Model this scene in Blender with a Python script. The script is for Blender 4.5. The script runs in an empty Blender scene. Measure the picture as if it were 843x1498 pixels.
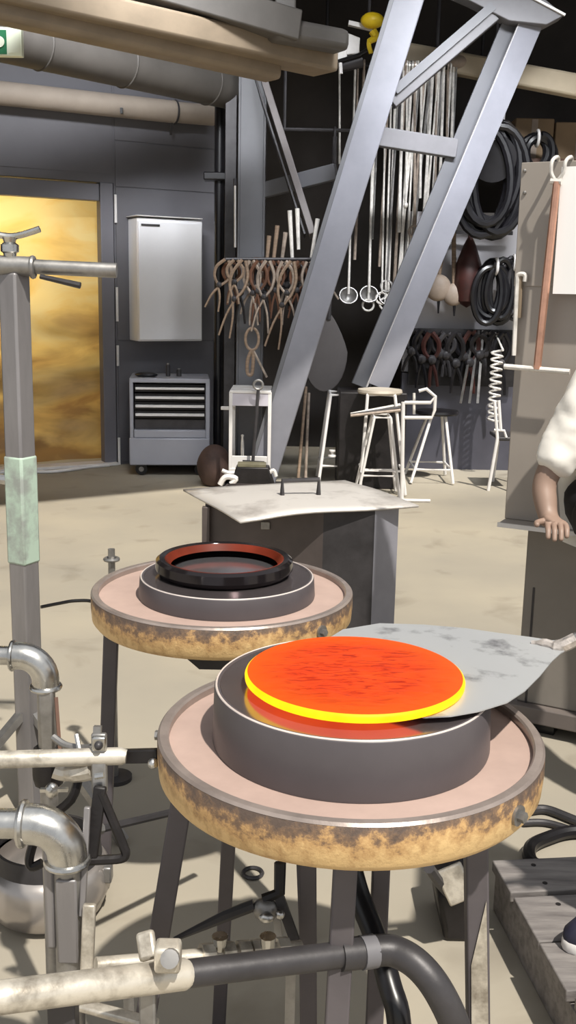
import bpy, bmesh, math, random
from mathutils import Vector, Matrix, noise as mnoise
R = random.Random(7)
V = Vector
S = bpy.context.scene
COL = S.collection

# ------------------------------------------------------------------ camera
F, PITCH, ROLL, EYE = 1500.0, math.radians(12.0), 0.02, 1.42
MC = Matrix.Rotation(math.pi / 2 - PITCH, 3, 'X') @ Matrix.Rotation(ROLL, 3, 'Z')
CP = V((0, 0, EYE))
cam_d = bpy.data.cameras.new('camera')
cam_d.sensor_fit = 'VERTICAL'; cam_d.sensor_height = 24.0; cam_d.lens = 24.0 * F / 1498.0
cam_d.clip_start = 0.05; cam_d.clip_end = 200
cam = bpy.data.objects.new('camera', cam_d); COL.objects.link(cam)
cam.matrix_world = Matrix.Translation(CP) @ MC.to_4x4()
S.camera = cam

# ------------------------------------------------------------------ world, sun, lamps, exposure
world = bpy.data.worlds.new('world'); S.world = world; world.use_nodes = True
bg = world.node_tree.nodes['Background']
bg.inputs[0].default_value = (0.93, 0.96, 1.0, 1); bg.inputs[1].default_value = 0.62
sun_d = bpy.data.lights.new('sun', 'SUN'); sun_d.energy = 4.7; sun_d.angle = math.radians(1.2); sun_d.color = (1.0, 0.945, 0.85)
sun = bpy.data.objects.new('sun', sun_d); COL.objects.link(sun)
SUN = V((-0.292, 0.529, -1.0)).normalized()
sun.rotation_euler = SUN.to_track_quat('-Z', 'Y').to_euler(); sun.location = (1, -2, 6)
# unseen fill lights added under the roof edge to brighten back wall and tool bay
for lx, ly, tx_, ty_, en_ in ((-0.9, 4.9, -1.5, 8.4, 26), (1.5, 5.8, 1.0, 8.5, 26)):
    ld = bpy.data.lights.new('fill_light', 'AREA'); ld.shape = 'RECTANGLE'; ld.size = 1.4; ld.size_y = 0.25; ld.energy = en_; ld.spread = math.radians(62); ld.color = (0.95, 0.97, 1.0)
    lo_ = bpy.data.objects.new('fill_light', ld); COL.objects.link(lo_); lo_.location = (lx, ly, 3.9)
    lo_.rotation_euler = (V((tx_, ty_, 1.7)) - V((lx, ly, 3.9))).to_track_quat('-Z', 'Z').to_euler()
S.view_settings.view_transform = 'Standard'; S.view_settings.look = 'None'
S.view_settings.exposure = 0.15; S.view_settings.gamma = 1.0; S.view_settings.use_curve_mapping = False

# ------------------------------------------------------------------ measuring helpers (photo point + real distance -> metres)
def ray(px, py): return MC @ V(((px - 421.5) / F, -(py - 749.0) / F, -1.0))
def az(px, py, z):
    d = ray(px, py); return CP + d * ((z - EYE) / d.z)
def ay(px, py, y):
    d = ray(px, py); return CP + d * (y / d.y)
WP = V((-2.287, 8.0, 0)); WU = V((0.88, 0.475, 0)).normalized(); WN = V((WU.y, -WU.x, 0))
def aw(px, py, off=0.0):
    d = ray(px, py); p0 = WP + WN * off
    return CP + d * ((p0 - CP).dot(WN) / d.dot(WN))

# ------------------------------------------------------------------ materials
def c8(r, g, b):
    f = lambda v: (v / 255 / 12.92) if v <= 10.3 else ((v / 255 + 0.055) / 1.055) ** 2.4
    return (f(r), f(g), f(b))
MATS = {}
def mat(name, col, rough=0.5, metal=0.0, var=0.18, scale=9.0, bump=0.0, bscale=60.0, col2=None, detail=5.0, lo=0.35, hi=0.65, rvar=0.0, stretch=(1, 1, 1), spec=0.5):
    if name in MATS: return MATS[name]
    m = bpy.data.materials.new(name); m.use_nodes = True
    nt = m.node_tree; b = nt.nodes['Principled BSDF']; L = nt.links.new
    tc = nt.nodes.new('ShaderNodeTexCoord'); mp = nt.nodes.new('ShaderNodeMapping'); mp.inputs['Scale'].default_value = stretch
    L(tc.outputs['Object'], mp.inputs['Vector'])
    n = nt.nodes.new('ShaderNodeTexNoise'); n.inputs['Scale'].default_value = scale; n.inputs['Detail'].default_value = detail
    n.inputs['Roughness'].default_value = 0.6
    L(mp.outputs[0], n.inputs['Vector'])
    cr = nt.nodes.new('ShaderNodeValToRGB'); e = cr.color_ramp.elements
    c2 = col2 if col2 else tuple(c * (1 - var) for c in col)
    c1 = col if col2 else tuple(min(1, c * (1 + var)) for c in col)
    e[0].position = lo; e[0].color = (*c2, 1); e[1].position = hi; e[1].color = (*c1, 1)
    L(n.outputs['Fac'], cr.inputs['Fac']); L(cr.outputs['Color'], b.inputs['Base Color'])
    b.inputs['Roughness'].default_value = rough; b.inputs['Metallic'].default_value = metal
    b.inputs['Specular IOR Level'].default_value = spec
    if rvar:
        mr = nt.nodes.new('ShaderNodeMapRange'); mr.inputs['To Min'].default_value = max(0.02, rough - rvar); mr.inputs['To Max'].default_value = rough + rvar
        L(n.outputs['Fac'], mr.inputs['Value']); L(mr.outputs[0], b.inputs['Roughness'])
    if bump:
        n2 = nt.nodes.new('ShaderNodeTexNoise'); n2.inputs['Scale'].default_value = bscale; n2.inputs['Detail'].default_value = 4
        L(mp.outputs[0], n2.inputs['Vector'])
        bp = nt.nodes.new('ShaderNodeBump'); bp.inputs['Strength'].default_value = bump; bp.inputs['Distance'].default_value = 0.01
        L(n2.outputs['Fac'], bp.inputs['Height']); L(bp.outputs[0], b.inputs['Normal'])
    MATS[name] = m; return m

def emat(name, c_a, c_b, strength, scale=30.0, stretch=(1, 1, 1)):
    m = bpy.data.materials.new(name); m.use_nodes = True
    nt = m.node_tree; b = nt.nodes['Principled BSDF']; L = nt.links.new
    tc = nt.nodes.new('ShaderNodeTexCoord'); mp = nt.nodes.new('ShaderNodeMapping'); mp.inputs['Scale'].default_value = stretch
    L(tc.outputs['Object'], mp.inputs['Vector'])
    n = nt.nodes.new('ShaderNodeTexNoise'); n.inputs['Scale'].default_value = scale; n.inputs['Detail'].default_value = 3
    L(mp.outputs[0], n.inputs['Vector'])
    cr = nt.nodes.new('ShaderNodeValToRGB'); e = cr.color_ramp.elements
    e[0].position = 0.35; e[0].color = (*c_a, 1); e[1].position = 0.68; e[1].color = (*c_b, 1)
    L(n.outputs['Fac'], cr.inputs['Fac']); L(cr.outputs['Color'], b.inputs['Emission Color'])
    b.inputs['Emission Strength'].default_value = strength
    b.inputs['Base Color'].default_value = (0.05, 0.008, 0.002, 1); b.inputs['Roughness'].default_value = 0.5
    b.inputs['Specular IOR Level'].default_value = 0.15
    MATS[name] = m; return m

M_steel = mat('grey_painted_steel', c8(106, 105, 109), 0.5, 0.0, 0.12, 3.0, 0.03)
M_col = mat('blue_grey_column_paint', c8(128, 129, 138), 0.5, 0.0, 0.10, 2.5, 0.03)
M_dark = mat('dark_steel', c8(62, 60, 62), 0.45, 0.3, 0.25, 8.0, 0.05)
M_black = mat('black_rubber', c8(22, 21, 24), 0.32, 0.0, 0.3, 10.0)
M_blackm = mat('black_iron', c8(30, 27, 28), 0.5, 0.2, 0.4, 12.0, 0.1)
M_rod = mat('bright_rod_steel', c8(232, 228, 222), 0.28, 0.25, 0.2, 20.0)
M_rod2 = mat('warm_rod_steel', c8(160, 146, 134), 0.35, 0.3, 0.3, 20.0)
M_white = mat('white_enamel', c8(244, 244, 247), 0.4, 0.0, 0.02, 4.0)
M_whitef = mat('white_frame_paint', c8(225, 222, 220), 0.45, 0.0, 0.08, 8.0)
M_galv = mat('galvanised_pipe', c8(196, 195, 192), 0.28, 1.0, 0.22, 14.0, 0.06, 40.0, rvar=0.14, stretch=(1, 1, 1))
M_galvd = mat('dull_galvanised_pipe', c8(150, 148, 146), 0.42, 0.75, 0.25, 16.0, 0.05, 40.0, rvar=0.12)
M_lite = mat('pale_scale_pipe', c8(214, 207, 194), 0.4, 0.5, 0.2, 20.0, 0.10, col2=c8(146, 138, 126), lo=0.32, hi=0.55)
M_post = mat('grey_post_tube', c8(134, 131, 132), 0.4, 0.35, 0.14, 5.0, 0.02, stretch=(3, 3, 0.6))
M_tan = mat('tan_steel', c8(132, 117, 98), 0.6, 0.0, 0.12, 2.0, stretch=(1, 3, 3))
M_pipe = mat('beige_lagging', c8(158, 146, 134), 0.65, 0.0, 0.1, 3.0, 0.05)
M_beam = mat('dark_ceiling_paint', c8(84, 80, 76), 0.6, 0.0, 0.15, 3.0)
M_wood = mat('worn_tan_wood', c8(136, 116, 98), 0.6, 0.0, 0.25, 6.0, 0.1, stretch=(1, 1, 8))
M_woodd = mat('dark_brown_wood', c8(92, 62, 46), 0.55, 0.0, 0.3, 6.0)
M_red = mat('dark_red_iron', c8(58, 30, 26), 0.45, 0.1, 0.35, 10.0)
M_mold = mat('graphite_mould', c8(80, 75, 78), 0.42, 0.0, 0.08, 6.0, 0.02)
M_moldt = mat('graphite_mould_top', c8(150, 140, 142), 0.16, 0.85, 0.10, 6.0)
M_panel = mat('beige_grey_sheet', c8(158, 150, 142), 0.42, 0.1, 0.08, 1.6, 0.02)
M_base = mat('grey_base_paint', c8(132, 126, 119), 0.55, 0.0, 0.12, 2.0, 0.04)
M_binlid = mat('scuffed_lid_sheet', c8(216, 211, 206), 0.45, 0.3, 0.1, 5.0, 0.04, col2=c8(150, 142, 136), lo=0.25, hi=0.5)
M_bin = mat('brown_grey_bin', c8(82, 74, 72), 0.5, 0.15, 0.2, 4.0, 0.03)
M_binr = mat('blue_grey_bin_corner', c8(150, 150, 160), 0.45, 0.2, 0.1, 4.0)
M_tape = mat('pale_green_tape', c8(176, 196, 180), 0.5, 0.0, 0.12, 12.0, col2=c8(150, 156, 150), lo=0.4, hi=0.55)
M_card = mat('brown_cardboard', c8(140, 118, 92), 0.8, 0.0, 0.1, 3.0)
M_yel = mat('yellow_paint', c8(250, 212, 40), 0.4, 0.0, 0.1, 6.0)
M_paper = mat('white_paper', c8(248, 247, 246), 0.7, 0.0, 0.01, 3.0)
M_copper = mat('copper_tube', c8(214, 165, 142), 0.32, 0.7, 0.15, 14.0)
M_gold = None

def rim_mat():
    m = bpy.data.materials.new('worn_ochre_iron_rim'); m.use_nodes = True
    nt = m.node_tree; b = nt.nodes['Principled BSDF']; L = nt.links.new
    tc = nt.nodes.new('ShaderNodeTexCoord')
    sx = nt.nodes.new('ShaderNodeSeparateXYZ'); L(tc.outputs['Object'], sx.inputs[0])
    n = nt.nodes.new('ShaderNodeTexNoise'); n.inputs['Scale'].default_value = 42; n.inputs['Detail'].default_value = 9; n.inputs['Roughness'].default_value = 0.7
    L(tc.outputs['Object'], n.inputs['Vector'])
    n3 = nt.nodes.new('ShaderNodeTexNoise'); n3.inputs['Scale'].default_value = 4.5; n3.inputs['Detail'].default_value = 3
    L(tc.outputs['Object'], n3.inputs['Vector'])
    # worn ochre paint survives on the lower part of the wall
    mr = nt.nodes.new('ShaderNodeMapRange'); mr.inputs['From Min'].default_value = 0.745; mr.inputs['From Max'].default_value = 0.692
    L(sx.outputs['Z'], mr.inputs['Value'])
    a1 = nt.nodes.new('ShaderNodeMath'); a1.operation = 'ADD'; L(mr.outputs[0], a1.inputs[0])
    s1 = nt.nodes.new('ShaderNodeMath'); s1.operation = 'MULTIPLY_ADD'; s1.inputs[1].default_value = 2.3; s1.inputs[2].default_value = -1.2
    L(n.outputs['Fac'], s1.inputs[0]); L(s1.outputs[0], a1.inputs[1])
    a2 = nt.nodes.new('ShaderNodeMath'); a2.operation = 'MULTIPLY_ADD'; a2.inputs[1].default_value = 1.2; a2.inputs[2].default_value = -0.55
    L(n3.outputs['Fac'], a2.inputs[0])
    a3 = nt.nodes.new('ShaderNodeMath'); a3.operation = 'ADD'; L(a1.outputs[0], a3.inputs[0]); L(a2.outputs[0], a3.inputs[1])
    cr = nt.nodes.new('ShaderNodeValToRGB'); e = cr.color_ramp.elements
    e[0].position = 0.0; e[0].color = (*c8(92, 78, 70), 1); e[1].position = 1.0; e[1].color = (*c8(224, 190, 136), 1)
    k = e.new(0.3); k.color = (*c8(124, 100, 80), 1); k = e.new(0.55); k.color = (*c8(190, 152, 104), 1)
    L(a3.outputs[0], cr.inputs['Fac']); L(cr.outputs['Color'], b.inputs['Base Color'])
    b.inputs['Roughness'].default_value = 0.5; b.inputs['Metallic'].default_value = 0.15
    bp = nt.nodes.new('ShaderNodeBump'); bp.inputs['Strength'].default_value = 0.35; bp.inputs['Distance'].default_value = 0.008
    L(n.outputs['Fac'], bp.inputs['Height']); L(bp.outputs[0], b.inputs['Normal'])
    return m
M_rim = rim_mat()
M_rimtop = mat('rim_top_grey', c8(150, 138, 132), 0.35, 0.4, 0.15, 14.0, 0.05)
M_bed = mat('pinkish_fireclay_bed', c8(176, 152, 142), 0.6, 0.0, 0.10, 7.0, 0.02)

def floor_mat():
    m = bpy.data.materials.new('concrete_floor'); m.use_nodes = True
    nt = m.node_tree; b = nt.nodes['Principled BSDF']; L = nt.links.new
    tc = nt.nodes.new('ShaderNodeTexCoord')
    n = nt.nodes.new('ShaderNodeTexNoise'); n.inputs['Scale'].default_value = 0.9; n.inputs['Detail'].default_value = 6
    L(tc.outputs['Object'], n.inputs['Vector'])
    cr = nt.nodes.new('ShaderNodeValToRGB'); e = cr.color_ramp.elements
    e[0].position = 0.3; e[0].color = (*c8(150, 144, 133), 1); e[1].position = 0.7; e[1].color = (*c8(173, 164, 147), 1)
    L(n.outputs['Fac'], cr.inputs['Fac'])
    n2 = nt.nodes.new('ShaderNodeTexNoise'); n2.inputs['Scale'].default_value = 3.2; n2.inputs['Detail'].default_value = 6; n2.inputs['Distortion'].default_value = 0.5
    L(tc.outputs['Object'], n2.inputs['Vector'])
    cr2 = nt.nodes.new('ShaderNodeValToRGB'); e = cr2.color_ramp.elements
    e[0].position = 0.24; e[0].color = (0.62, 0.60, 0.58, 1); e[1].position = 0.42; e[1].color = (1, 1, 1, 1)
    L(n2.outputs['Fac'], cr2.inputs['Fac'])
    mx = nt.nodes.new('ShaderNodeMixRGB'); mx.blend_type = 'MULTIPLY'; mx.inputs[0].default_value = 0.7
    L(cr.outputs[0], mx.inputs[1]); L(cr2.outputs[0], mx.inputs[2]); L(mx.outputs[0], b.inputs['Base Color'])
    mr = nt.nodes.new('ShaderNodeMapRange'); mr.inputs['To Min'].default_value = 0.6; mr.inputs['To Max'].default_value = 0.85
    L(n2.outputs['Fac'], mr.inputs['Value']); L(mr.outputs[0], b.inputs['Roughness'])
    b.inputs['Specular IOR Level'].default_value = 0.08
    bp = nt.nodes.new('ShaderNodeBump'); bp.inputs['Strength'].default_value = 0.08; bp.inputs['Distance'].default_value = 0.01
    L(n2.outputs['Fac'], bp.inputs['Height']); L(bp.outputs[0], b.inputs['Normal'])
    return m

# ------------------------------------------------------------------ mesh building
class MB:
    def __init__(self): self.v = []; self.f = []
    def add(self, vs, fs):
        o = len(self.v); self.v += [V(p) for p in vs]; self.f += [tuple(i + o for i in q) for q in fs]; return self
    def box(self, c, s, rot=None):
        c = V(c); h = V(s) / 2
        vs = [V((x * h.x, y * h.y, z * h.z)) for x in (-1, 1) for y in (-1, 1) for z in (-1, 1)]
        if rot is not None: vs = [rot @ p for p in vs]
        return self.add([p + c for p in vs], [(0, 1, 3, 2), (4, 6, 7, 5), (0, 4, 5, 1), (2, 3, 7, 6), (0, 2, 6, 4), (1, 5, 7, 3)])
    def bar(self, a, b, w, h, up=(0, 0, 1)):
        a = V(a); b = V(b); d = (b - a).normalized(); up = V(up)
        s = d.cross(up)
        if s.length < 1e-4: s = d.cross(V((0, 1, 0)))
        s.normalize(); u = s.cross(d).normalized()
        vs = [p + s * (i * w / 2) + u * (j * h / 2) for p in (a, b) for i, j in ((-1, -1), (1, -1), (1, 1), (-1, 1))]
        return self.add(vs, [(3, 2, 1, 0), (4, 5, 6, 7), (0, 1, 5, 4), (1, 2, 6, 5), (2, 3, 7, 6), (3, 0, 4, 7)])
    def tube(self, pts, r, n=10, closed=False):
        pts = [V(p) for p in pts]; k = len(pts)
        rs = r if isinstance(r, (list, tuple)) else [r] * k
        t = []
        for i in range(k):
            a = pts[(i - 1) % k] if (closed or i > 0) else pts[i]; b = pts[(i + 1) % k] if (closed or i < k - 1) else pts[i]
            t.append((b - a).normalized())
        up = V((0, 0, 1)) if abs(t[0].z) < 0.9 else V((0, 1, 0))
        s = t[0].cross(up).normalized(); vs = []
        for i in range(k):
            s = (s - t[i] * s.dot(t[i])).normalized(); u = t[i].cross(s)
            for j in range(n):
                a = 2 * math.pi * j / n; vs.append(pts[i] + (s * math.cos(a) + u * math.sin(a)) * rs[i])
        fs = []
        for i in range(k if closed else k - 1):
            i2 = (i + 1) % k
            for j in range(n):
                j2 = (j + 1) % n; fs.append((i * n + j, i * n + j2, i2 * n + j2, i2 * n + j))
        if not closed:
            fs.append(tuple(range(n))[::-1]); fs.append(tuple((k - 1) * n + j for j in range(n)))
        return self.add(vs, fs)
    def lathe(self, prof, c=(0, 0, 0), n=48, rot=None):
        c = V(c); vs = []; fs = []; k = len(prof); idx = []
        for r, z in prof:
            if r < 1e-6: idx.append([len(vs)] * n); vs.append(V((0, 0, z)))
            else:
                idx.append([len(vs) + j for j in range(n)])
                vs += [V((r * math.cos(2 * math.pi * j / n), r * math.sin(2 * math.pi * j / n), z)) for j in range(n)]
        for i in range(k - 1):
            for j in range(n):
                q = [idx[i][j], idx[i][(j + 1) % n], idx[i + 1][(j + 1) % n], idx[i + 1][j]]
                q = list(dict.fromkeys(q))
                if len(q) > 2: fs.append(tuple(q))
        if rot is not None: vs = [rot @ p for p in vs]
        return self.add([p + c for p in vs], fs)
    def ball(self, c, s, n=16):
        c = V(c); s = V(s) if not isinstance(s, (int, float)) else V((s, s, s))
        prof = [(math.sin(math.pi * i / n), -math.cos(math.pi * i / n)) for i in range(n + 1)]
        b = MB().lathe(prof, n=n)
        return self.add([V((p.x * s.x, p.y * s.y, p.z * s.z)) + c for p in b.v], b.f)
    def prism(self, poly, ex):
        """poly: world points in a plane, extruded by the vector ex"""
        poly = [V(p) for p in poly]; ex = V(ex); n = len(poly)
        fs = [tuple(range(n))[::-1], tuple(range(n, 2 * n))] + [(i, (i + 1) % n, n + (i + 1) % n, n + i) for i in range(n)]
        return self.add(poly + [p + ex for p in poly], fs)
    def ring(self, c, R_, r, rot=None, n=20, m=8):
        c = V(c); pts = [V((R_ * math.cos(2 * math.pi * i / n), R_ * math.sin(2 * math.pi * i / n), 0)) for i in range(n)]
        if rot is not None: pts = [rot @ p for p in pts]
        return self.tube([p + c for p in pts], r, m, closed=True)

ORG = {}
def obj(name, mb, m, parent=None, bevel=0.0, sharp=35.0, mesh_only=False, recalc=True):
    org = ORG.get(parent.name, V((0, 0, 0))) if parent else V((0, 0, 0))
    me = bpy.data.meshes.new(name)
    me.from_pydata([tuple(p - org) for p in mb.v], [], mb.f)
    if recalc:
        bm = bmesh.new(); bm.from_mesh(me); bmesh.ops.recalc_face_normals(bm, faces=bm.faces); bm.to_mesh(me); bm.free()
    me.materials.append(m)
    me.shade_smooth(); me.set_sharp_from_angle(angle=math.radians(sharp))
    o = bpy.data.objects.new(name, me); COL.objects.link(o)
    if parent: o.parent = parent
    ORG[o.name] = org
    if bevel:
        b = o.modifiers.new('bevel', 'BEVEL'); b.width = bevel; b.segments = 2; b.limit_method = 'ANGLE'; b.angle_limit = math.radians(40)
    return o
def tag(o, label=None, cat=None, group=None, kind=None):
    if label: o['label'] = label
    if cat: o['category'] = cat
    if group: o['group'] = group
    if kind: o['kind'] = kind
    return o
def thing(name, loc, label, cat, group=None):
    o = bpy.data.objects.new(name, None); COL.objects.link(o); o.location = loc; o.empty_display_size = 0.05
    ORG[o.name] = V(loc); return tag(o, label, cat, group)
def solo(name, mb, m, label, cat, group=None, bevel=0.0):
    lo = V((sum(p.x for p in mb.v) / len(mb.v), sum(p.y for p in mb.v) / len(mb.v), min(p.z for p in mb.v)))
    mb.v = [p - lo for p in mb.v]
    o = obj(name, mb, m, None, bevel); o.location = lo; ORG[o.name] = lo
    return tag(o, label, cat, group)
def struct(name, mb, m, bevel=0.0): return tag(obj(name, mb, m, None, bevel), kind='structure')
def copy_tree(o, loc=None, parent=None):
    c = o.copy(); COL.objects.link(c)
    if parent: c.parent = parent
    for ch in list(o.children): copy_tree(ch, None, c)
    if loc is not None: c.location = loc
    return c
def smooth_path(pts, k=8):
    pts = [V(p) for p in pts]; out = []
    for i in range(len(pts) - 1):
        p0 = pts[max(i - 1, 0)]; p1 = pts[i]; p2 = pts[i + 1]; p3 = pts[min(i + 2, len(pts) - 1)]
        for j in range(k):
            t = j / k
            out.append(0.5 * ((2 * p1) + (p2 - p0) * t + (2 * p0 - 5 * p1 + 4 * p2 - p3) * t * t + (3 * p1 - p0 - 3 * p2 + p3) * t ** 3))
    out.append(pts[-1]); return out
ROTW = Matrix((WU, -WN, V((0, 0, 1)))).transposed()      # local x along the back wall, y into it, z up
def wbox(mb, p0, p1, off0, off1):
    """box on the back wall between two photo corners measured on its front plane (off1 = distance in front of the wall)"""
    a = aw(*p0, off1); b = aw(*p1, off1); c = (a + b) / 2 - WN * ((off1 - off0) / 2)
    return mb.box(c, (abs((b - a).dot(WU)), off1 - off0, abs(a.z - b.z)), ROTW)

exec_order = []
# ------------------------------------------------------------------ the setting
fl = MB().add([(-9, -6, 0), (9, -6, 0), (9, 14, 0), (-9, 14, 0)], [(0, 1, 2, 3)])
struct('floor', fl, floor_mat())
M_wall = mat('dark_grey_wall_paint', c8(98, 97, 102), 0.55, 0.0, 0.08, 1.5)
def wpt(s, z, off=0.0): return WP + WU * s + WN * off + V((0, 0, z))
def sz(px, py, off=0.0):
    p = aw(px, py, off); return (p - WP).dot(WU), p.z
# doorway opening in the back wall
s_r, z_t = sz(166, 268)
s_l = -0.95
w = MB()
for s0, s1, z0, z1 in ((-7, s_l, 0, 4.4), (s_l, s_r, z_t, 4.4), (s_r, sz(326, 300)[0], 0, 4.4)):
    w.box(wpt((s0 + s1) / 2, (z0 + z1) / 2, -0.1), (s1 - s0, 0.2, z1 - z0), ROTW)
wall_back = struct('wall_back', w, M_wall)
# cladding sheets on the visible stretch of wall, joints recessed
s_a = s_r + 0.01
s_b = sz(322, 300)[0]
zs = [0.02, 1.02, sz(240, 278)[1], sz(240, 212)[1], 3.1, 4.3]
for i in range(len(zs) - 1):
    for j in range(1):
        obj('panel', MB().box(wpt((s_a + s_b) / 2, (zs[i] + zs[i + 1]) / 2, 0.004), (s_b - s_a - 0.008, 0.008, zs[i + 1] - zs[i] - 0.008), ROTW), M_wall, wall_back, 0.002)
obj('panel', MB().box(wpt((s_l + s_r) / 2, (z_t + 4.3) / 2 + 0.03, 0.004), (s_r - s_l - 0.01, 0.008, 4.3 - z_t - 0.07), ROTW), M_wall, wall_back, 0.002)

# door frame, hinge glints and the amber sheet hung in it
M_frame = mat('door_frame_grey', c8(112, 111, 118), 0.45, 0.0, 0.06, 2.0)
sj0 = sz(147, 400)[0]
d1 = MB()
d1.box(wpt((sj0 + s_r) / 2, z_t / 2, -0.04), (s_r - sj0 - 0.012, 0.10, z_t), ROTW)
z_h = sz(100, 291)[1]
d1.box(wpt((s_l + sj0) / 2, (z_h + z_t) / 2 - 0.006, -0.04), (sj0 - s_l, 0.10, z_t - z_h - 0.012), ROTW)
d1.box(wpt(s_l + 0.06, z_h / 2, -0.04), (0.12, 0.10, z_h), ROTW)
door = struct('door_1', d1, M_frame, 0.006)
for py0, py1 in ((285, 326), (420, 470), (505, 535), (640, 680)):
    sa, za = sz(168, py0); sb, zb = sz(168, py1)
    obj('hinge_glint', MB().tube([wpt(s_r + 0.008, zb, 0.02), wpt(s_r + 0.008, za, 0.02)], 0.011, 10), M_whitef, door)  # white strips standing in for slits of light along the hinge side
obj('threshold', MB().box(wpt((s_l + s_r) / 2, 0.012, -0.02), (s_r - s_l - 0.02, 0.16, 0.024), ROTW), M_whitef, door, 0.004)

def gold_mat():
    m = bpy.data.materials.new('amber_sheet'); m.use_nodes = True
    nt = m.node_tree; b = nt.nodes['Principled BSDF']; L = nt.links.new
    tc = nt.nodes.new('ShaderNodeTexCoord'); mp = nt.nodes.new('ShaderNodeMapping'); mp.inputs['Scale'].default_value = (1.0, 1.0, 2.6)
    L(tc.outputs['Object'], mp.inputs[0])
    n = nt.nodes.new('ShaderNodeTexNoise'); n.inputs['Scale'].default_value = 1.7; n.inputs['Detail'].default_value = 4; n.inputs['Distortion'].default_value = 0.6
    L(mp.outputs[0], n.inputs['Vector'])
    sx = nt.nodes.new('ShaderNodeSeparateXYZ'); L(tc.outputs['Object'], sx.inputs[0])
    mr = nt.nodes.new('ShaderNodeMapRange'); mr.inputs['From Min'].default_value = 0.1; mr.inputs['From Max'].default_value = 2.0; mr.inputs['To Min'].default_value = -0.22; mr.inputs['To Max'].default_value = 0.22
    L(sx.outputs['Z'], mr.inputs[0])
    a = nt.nodes.new('ShaderNodeMath'); a.operation = 'ADD'; L(n.outputs['Fac'], a.inputs[0]); L(mr.outputs[0], a.inputs[1])
    cr = nt.nodes.new('ShaderNodeValToRGB'); e = cr.color_ramp.elements
    e[0].position = 0.25; e[0].color = (*c8(176, 138, 88), 1); e[1].position = 0.72; e[1].color = (*c8(252, 230, 168), 1)
    k = e.new(0.42); k.color = (*c8(224, 186, 116), 1); k = e.new(0.56); k.color = (*c8(248, 214, 136), 1)
    L(a.outputs[0], cr.inputs[0]); L(cr.outputs[0], b.inputs['Base Color'])
    b.inputs['Roughness'].default_value = 0.35
    tr = nt.nodes.new('ShaderNodeBsdfTranslucent'); L(cr.outputs[0], tr.inputs[0])
    ms = nt.nodes.new('ShaderNodeMixShader'); ms.inputs[0].default_value = 0.5
    L(b.outputs[0], ms.inputs[1]); L(tr.outputs[0], ms.inputs[2]); L(ms.outputs[0], nt.nodes['Material Output'].inputs[0])
    return m
# warm lamp of the room beyond the doorway
ld = bpy.data.lights.new('inner_room_lamp', 'POINT'); ld.energy = 60; ld.shadow_soft_size = 0.25; ld.color = (1.0, 0.82, 0.50)
lo_ = bpy.data.objects.new('inner_room_lamp', ld); COL.objects.link(lo_); lo_.location = wpt(0.0, 1.9, -1.0)
g = MB(); NX, NZ = 46, 70
g0, g1 = s_l - 0.3, s_r + 0.15
vs = []
for i in range(NX + 1):
    for j in range(NZ + 1):
        s = g0 + (g1 - g0) * i / NX; z = 0.02 + (z_t + 0.05) * j / NZ
        low = max(0, min(1, (1.7 - z) / 0.8))
        d = 0.012 * math.sin(s * 9 + 0.6 * math.sin(z * 2)) + low * 0.10 * (mnoise.noise(V((s * 1.6, z * 4.5, 3.1)))) + low * 0.03 * mnoise.noise(V((s * 4, z * 11, 1)))
        vs.append(wpt(s, z, -0.24 + d))
fs = [(i * (NZ + 1) + j, (i + 1) * (NZ + 1) + j, (i + 1) * (NZ + 1) + j + 1, i * (NZ + 1) + j + 1) for i in range(NX) for j in range(NZ)]
g.add(vs, fs)
sheet = obj('amber_sheet', g, gold_mat(), None, 0, 80)
tag(sheet, 'crumpled amber yellow sheet hung across the doorway', 'curtain')
obj('hanging_rail', MB().tube([wpt(g0, z_t + 0.07, -0.24), wpt(g1, z_t + 0.07, -0.24)], 0.014), M_dark, sheet)

# outer shell of the hall: roof, side walls, rear part
M_roof = mat('dark_roof', c8(46, 44, 44), 0.8, 0.0, 0.2, 1.0)
ROOF_Z = 4.4
e0 = V((0.495, 5.10, 0)); ed = V((1.13, 0.74, 0)).normalized(); en = V((ed.y, -ed.x, 0))
rc = e0 - en * 5.0 + V((0, 0, ROOF_Z + 0.1))
struct('ceiling', MB().box(rc, (26, 10.0, 0.2), Matrix((ed, -en, V((0, 0, 1)))).transposed()), M_roof)
struct('wall_left', MB().box((-5.2, 6.0, 2.2), (0.2, 6.5, 4.4)), M_roof)
struct('wall_right', MB().box((5.6, 9.0, 2.2), (0.2, 9.0, 4.4)), M_roof)
M_light = mat('pale_grey_board', c8(178, 176, 180), 0.5, 0.0, 0.05, 2.0)
M_dado = mat('dark_blue_grey_panel', c8(76, 76, 86), 0.35, 0.1, 0.15, 2.0)
YB = 8.55
p_l = ay(588, 560, YB); p_r = ay(775, 560, YB)
pt = MB().box(((p_l.x + 3.2) / 2, YB + 0.05, 0.40), (3.2 - p_l.x, 0.1, 0.80))
part_low = struct('trim_1', pt, M_dado)
dv = MB().box(((p_l.x + 3.2) / 2, YB + 0.06, 1.45), (3.2 - p_l.x, 0.08, 1.28))
struct('trim_2', dv, M_light)
struct('wall_rear', MB().box((1.2, 9.75, 2.2), (6.4, 0.1, 4.4)), mat('shade_dark_wall', c8(40, 35, 33), 0.8, 0.0, 0.3, 2.0))  # near-black colour stands in for the shade deep in the room

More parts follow.
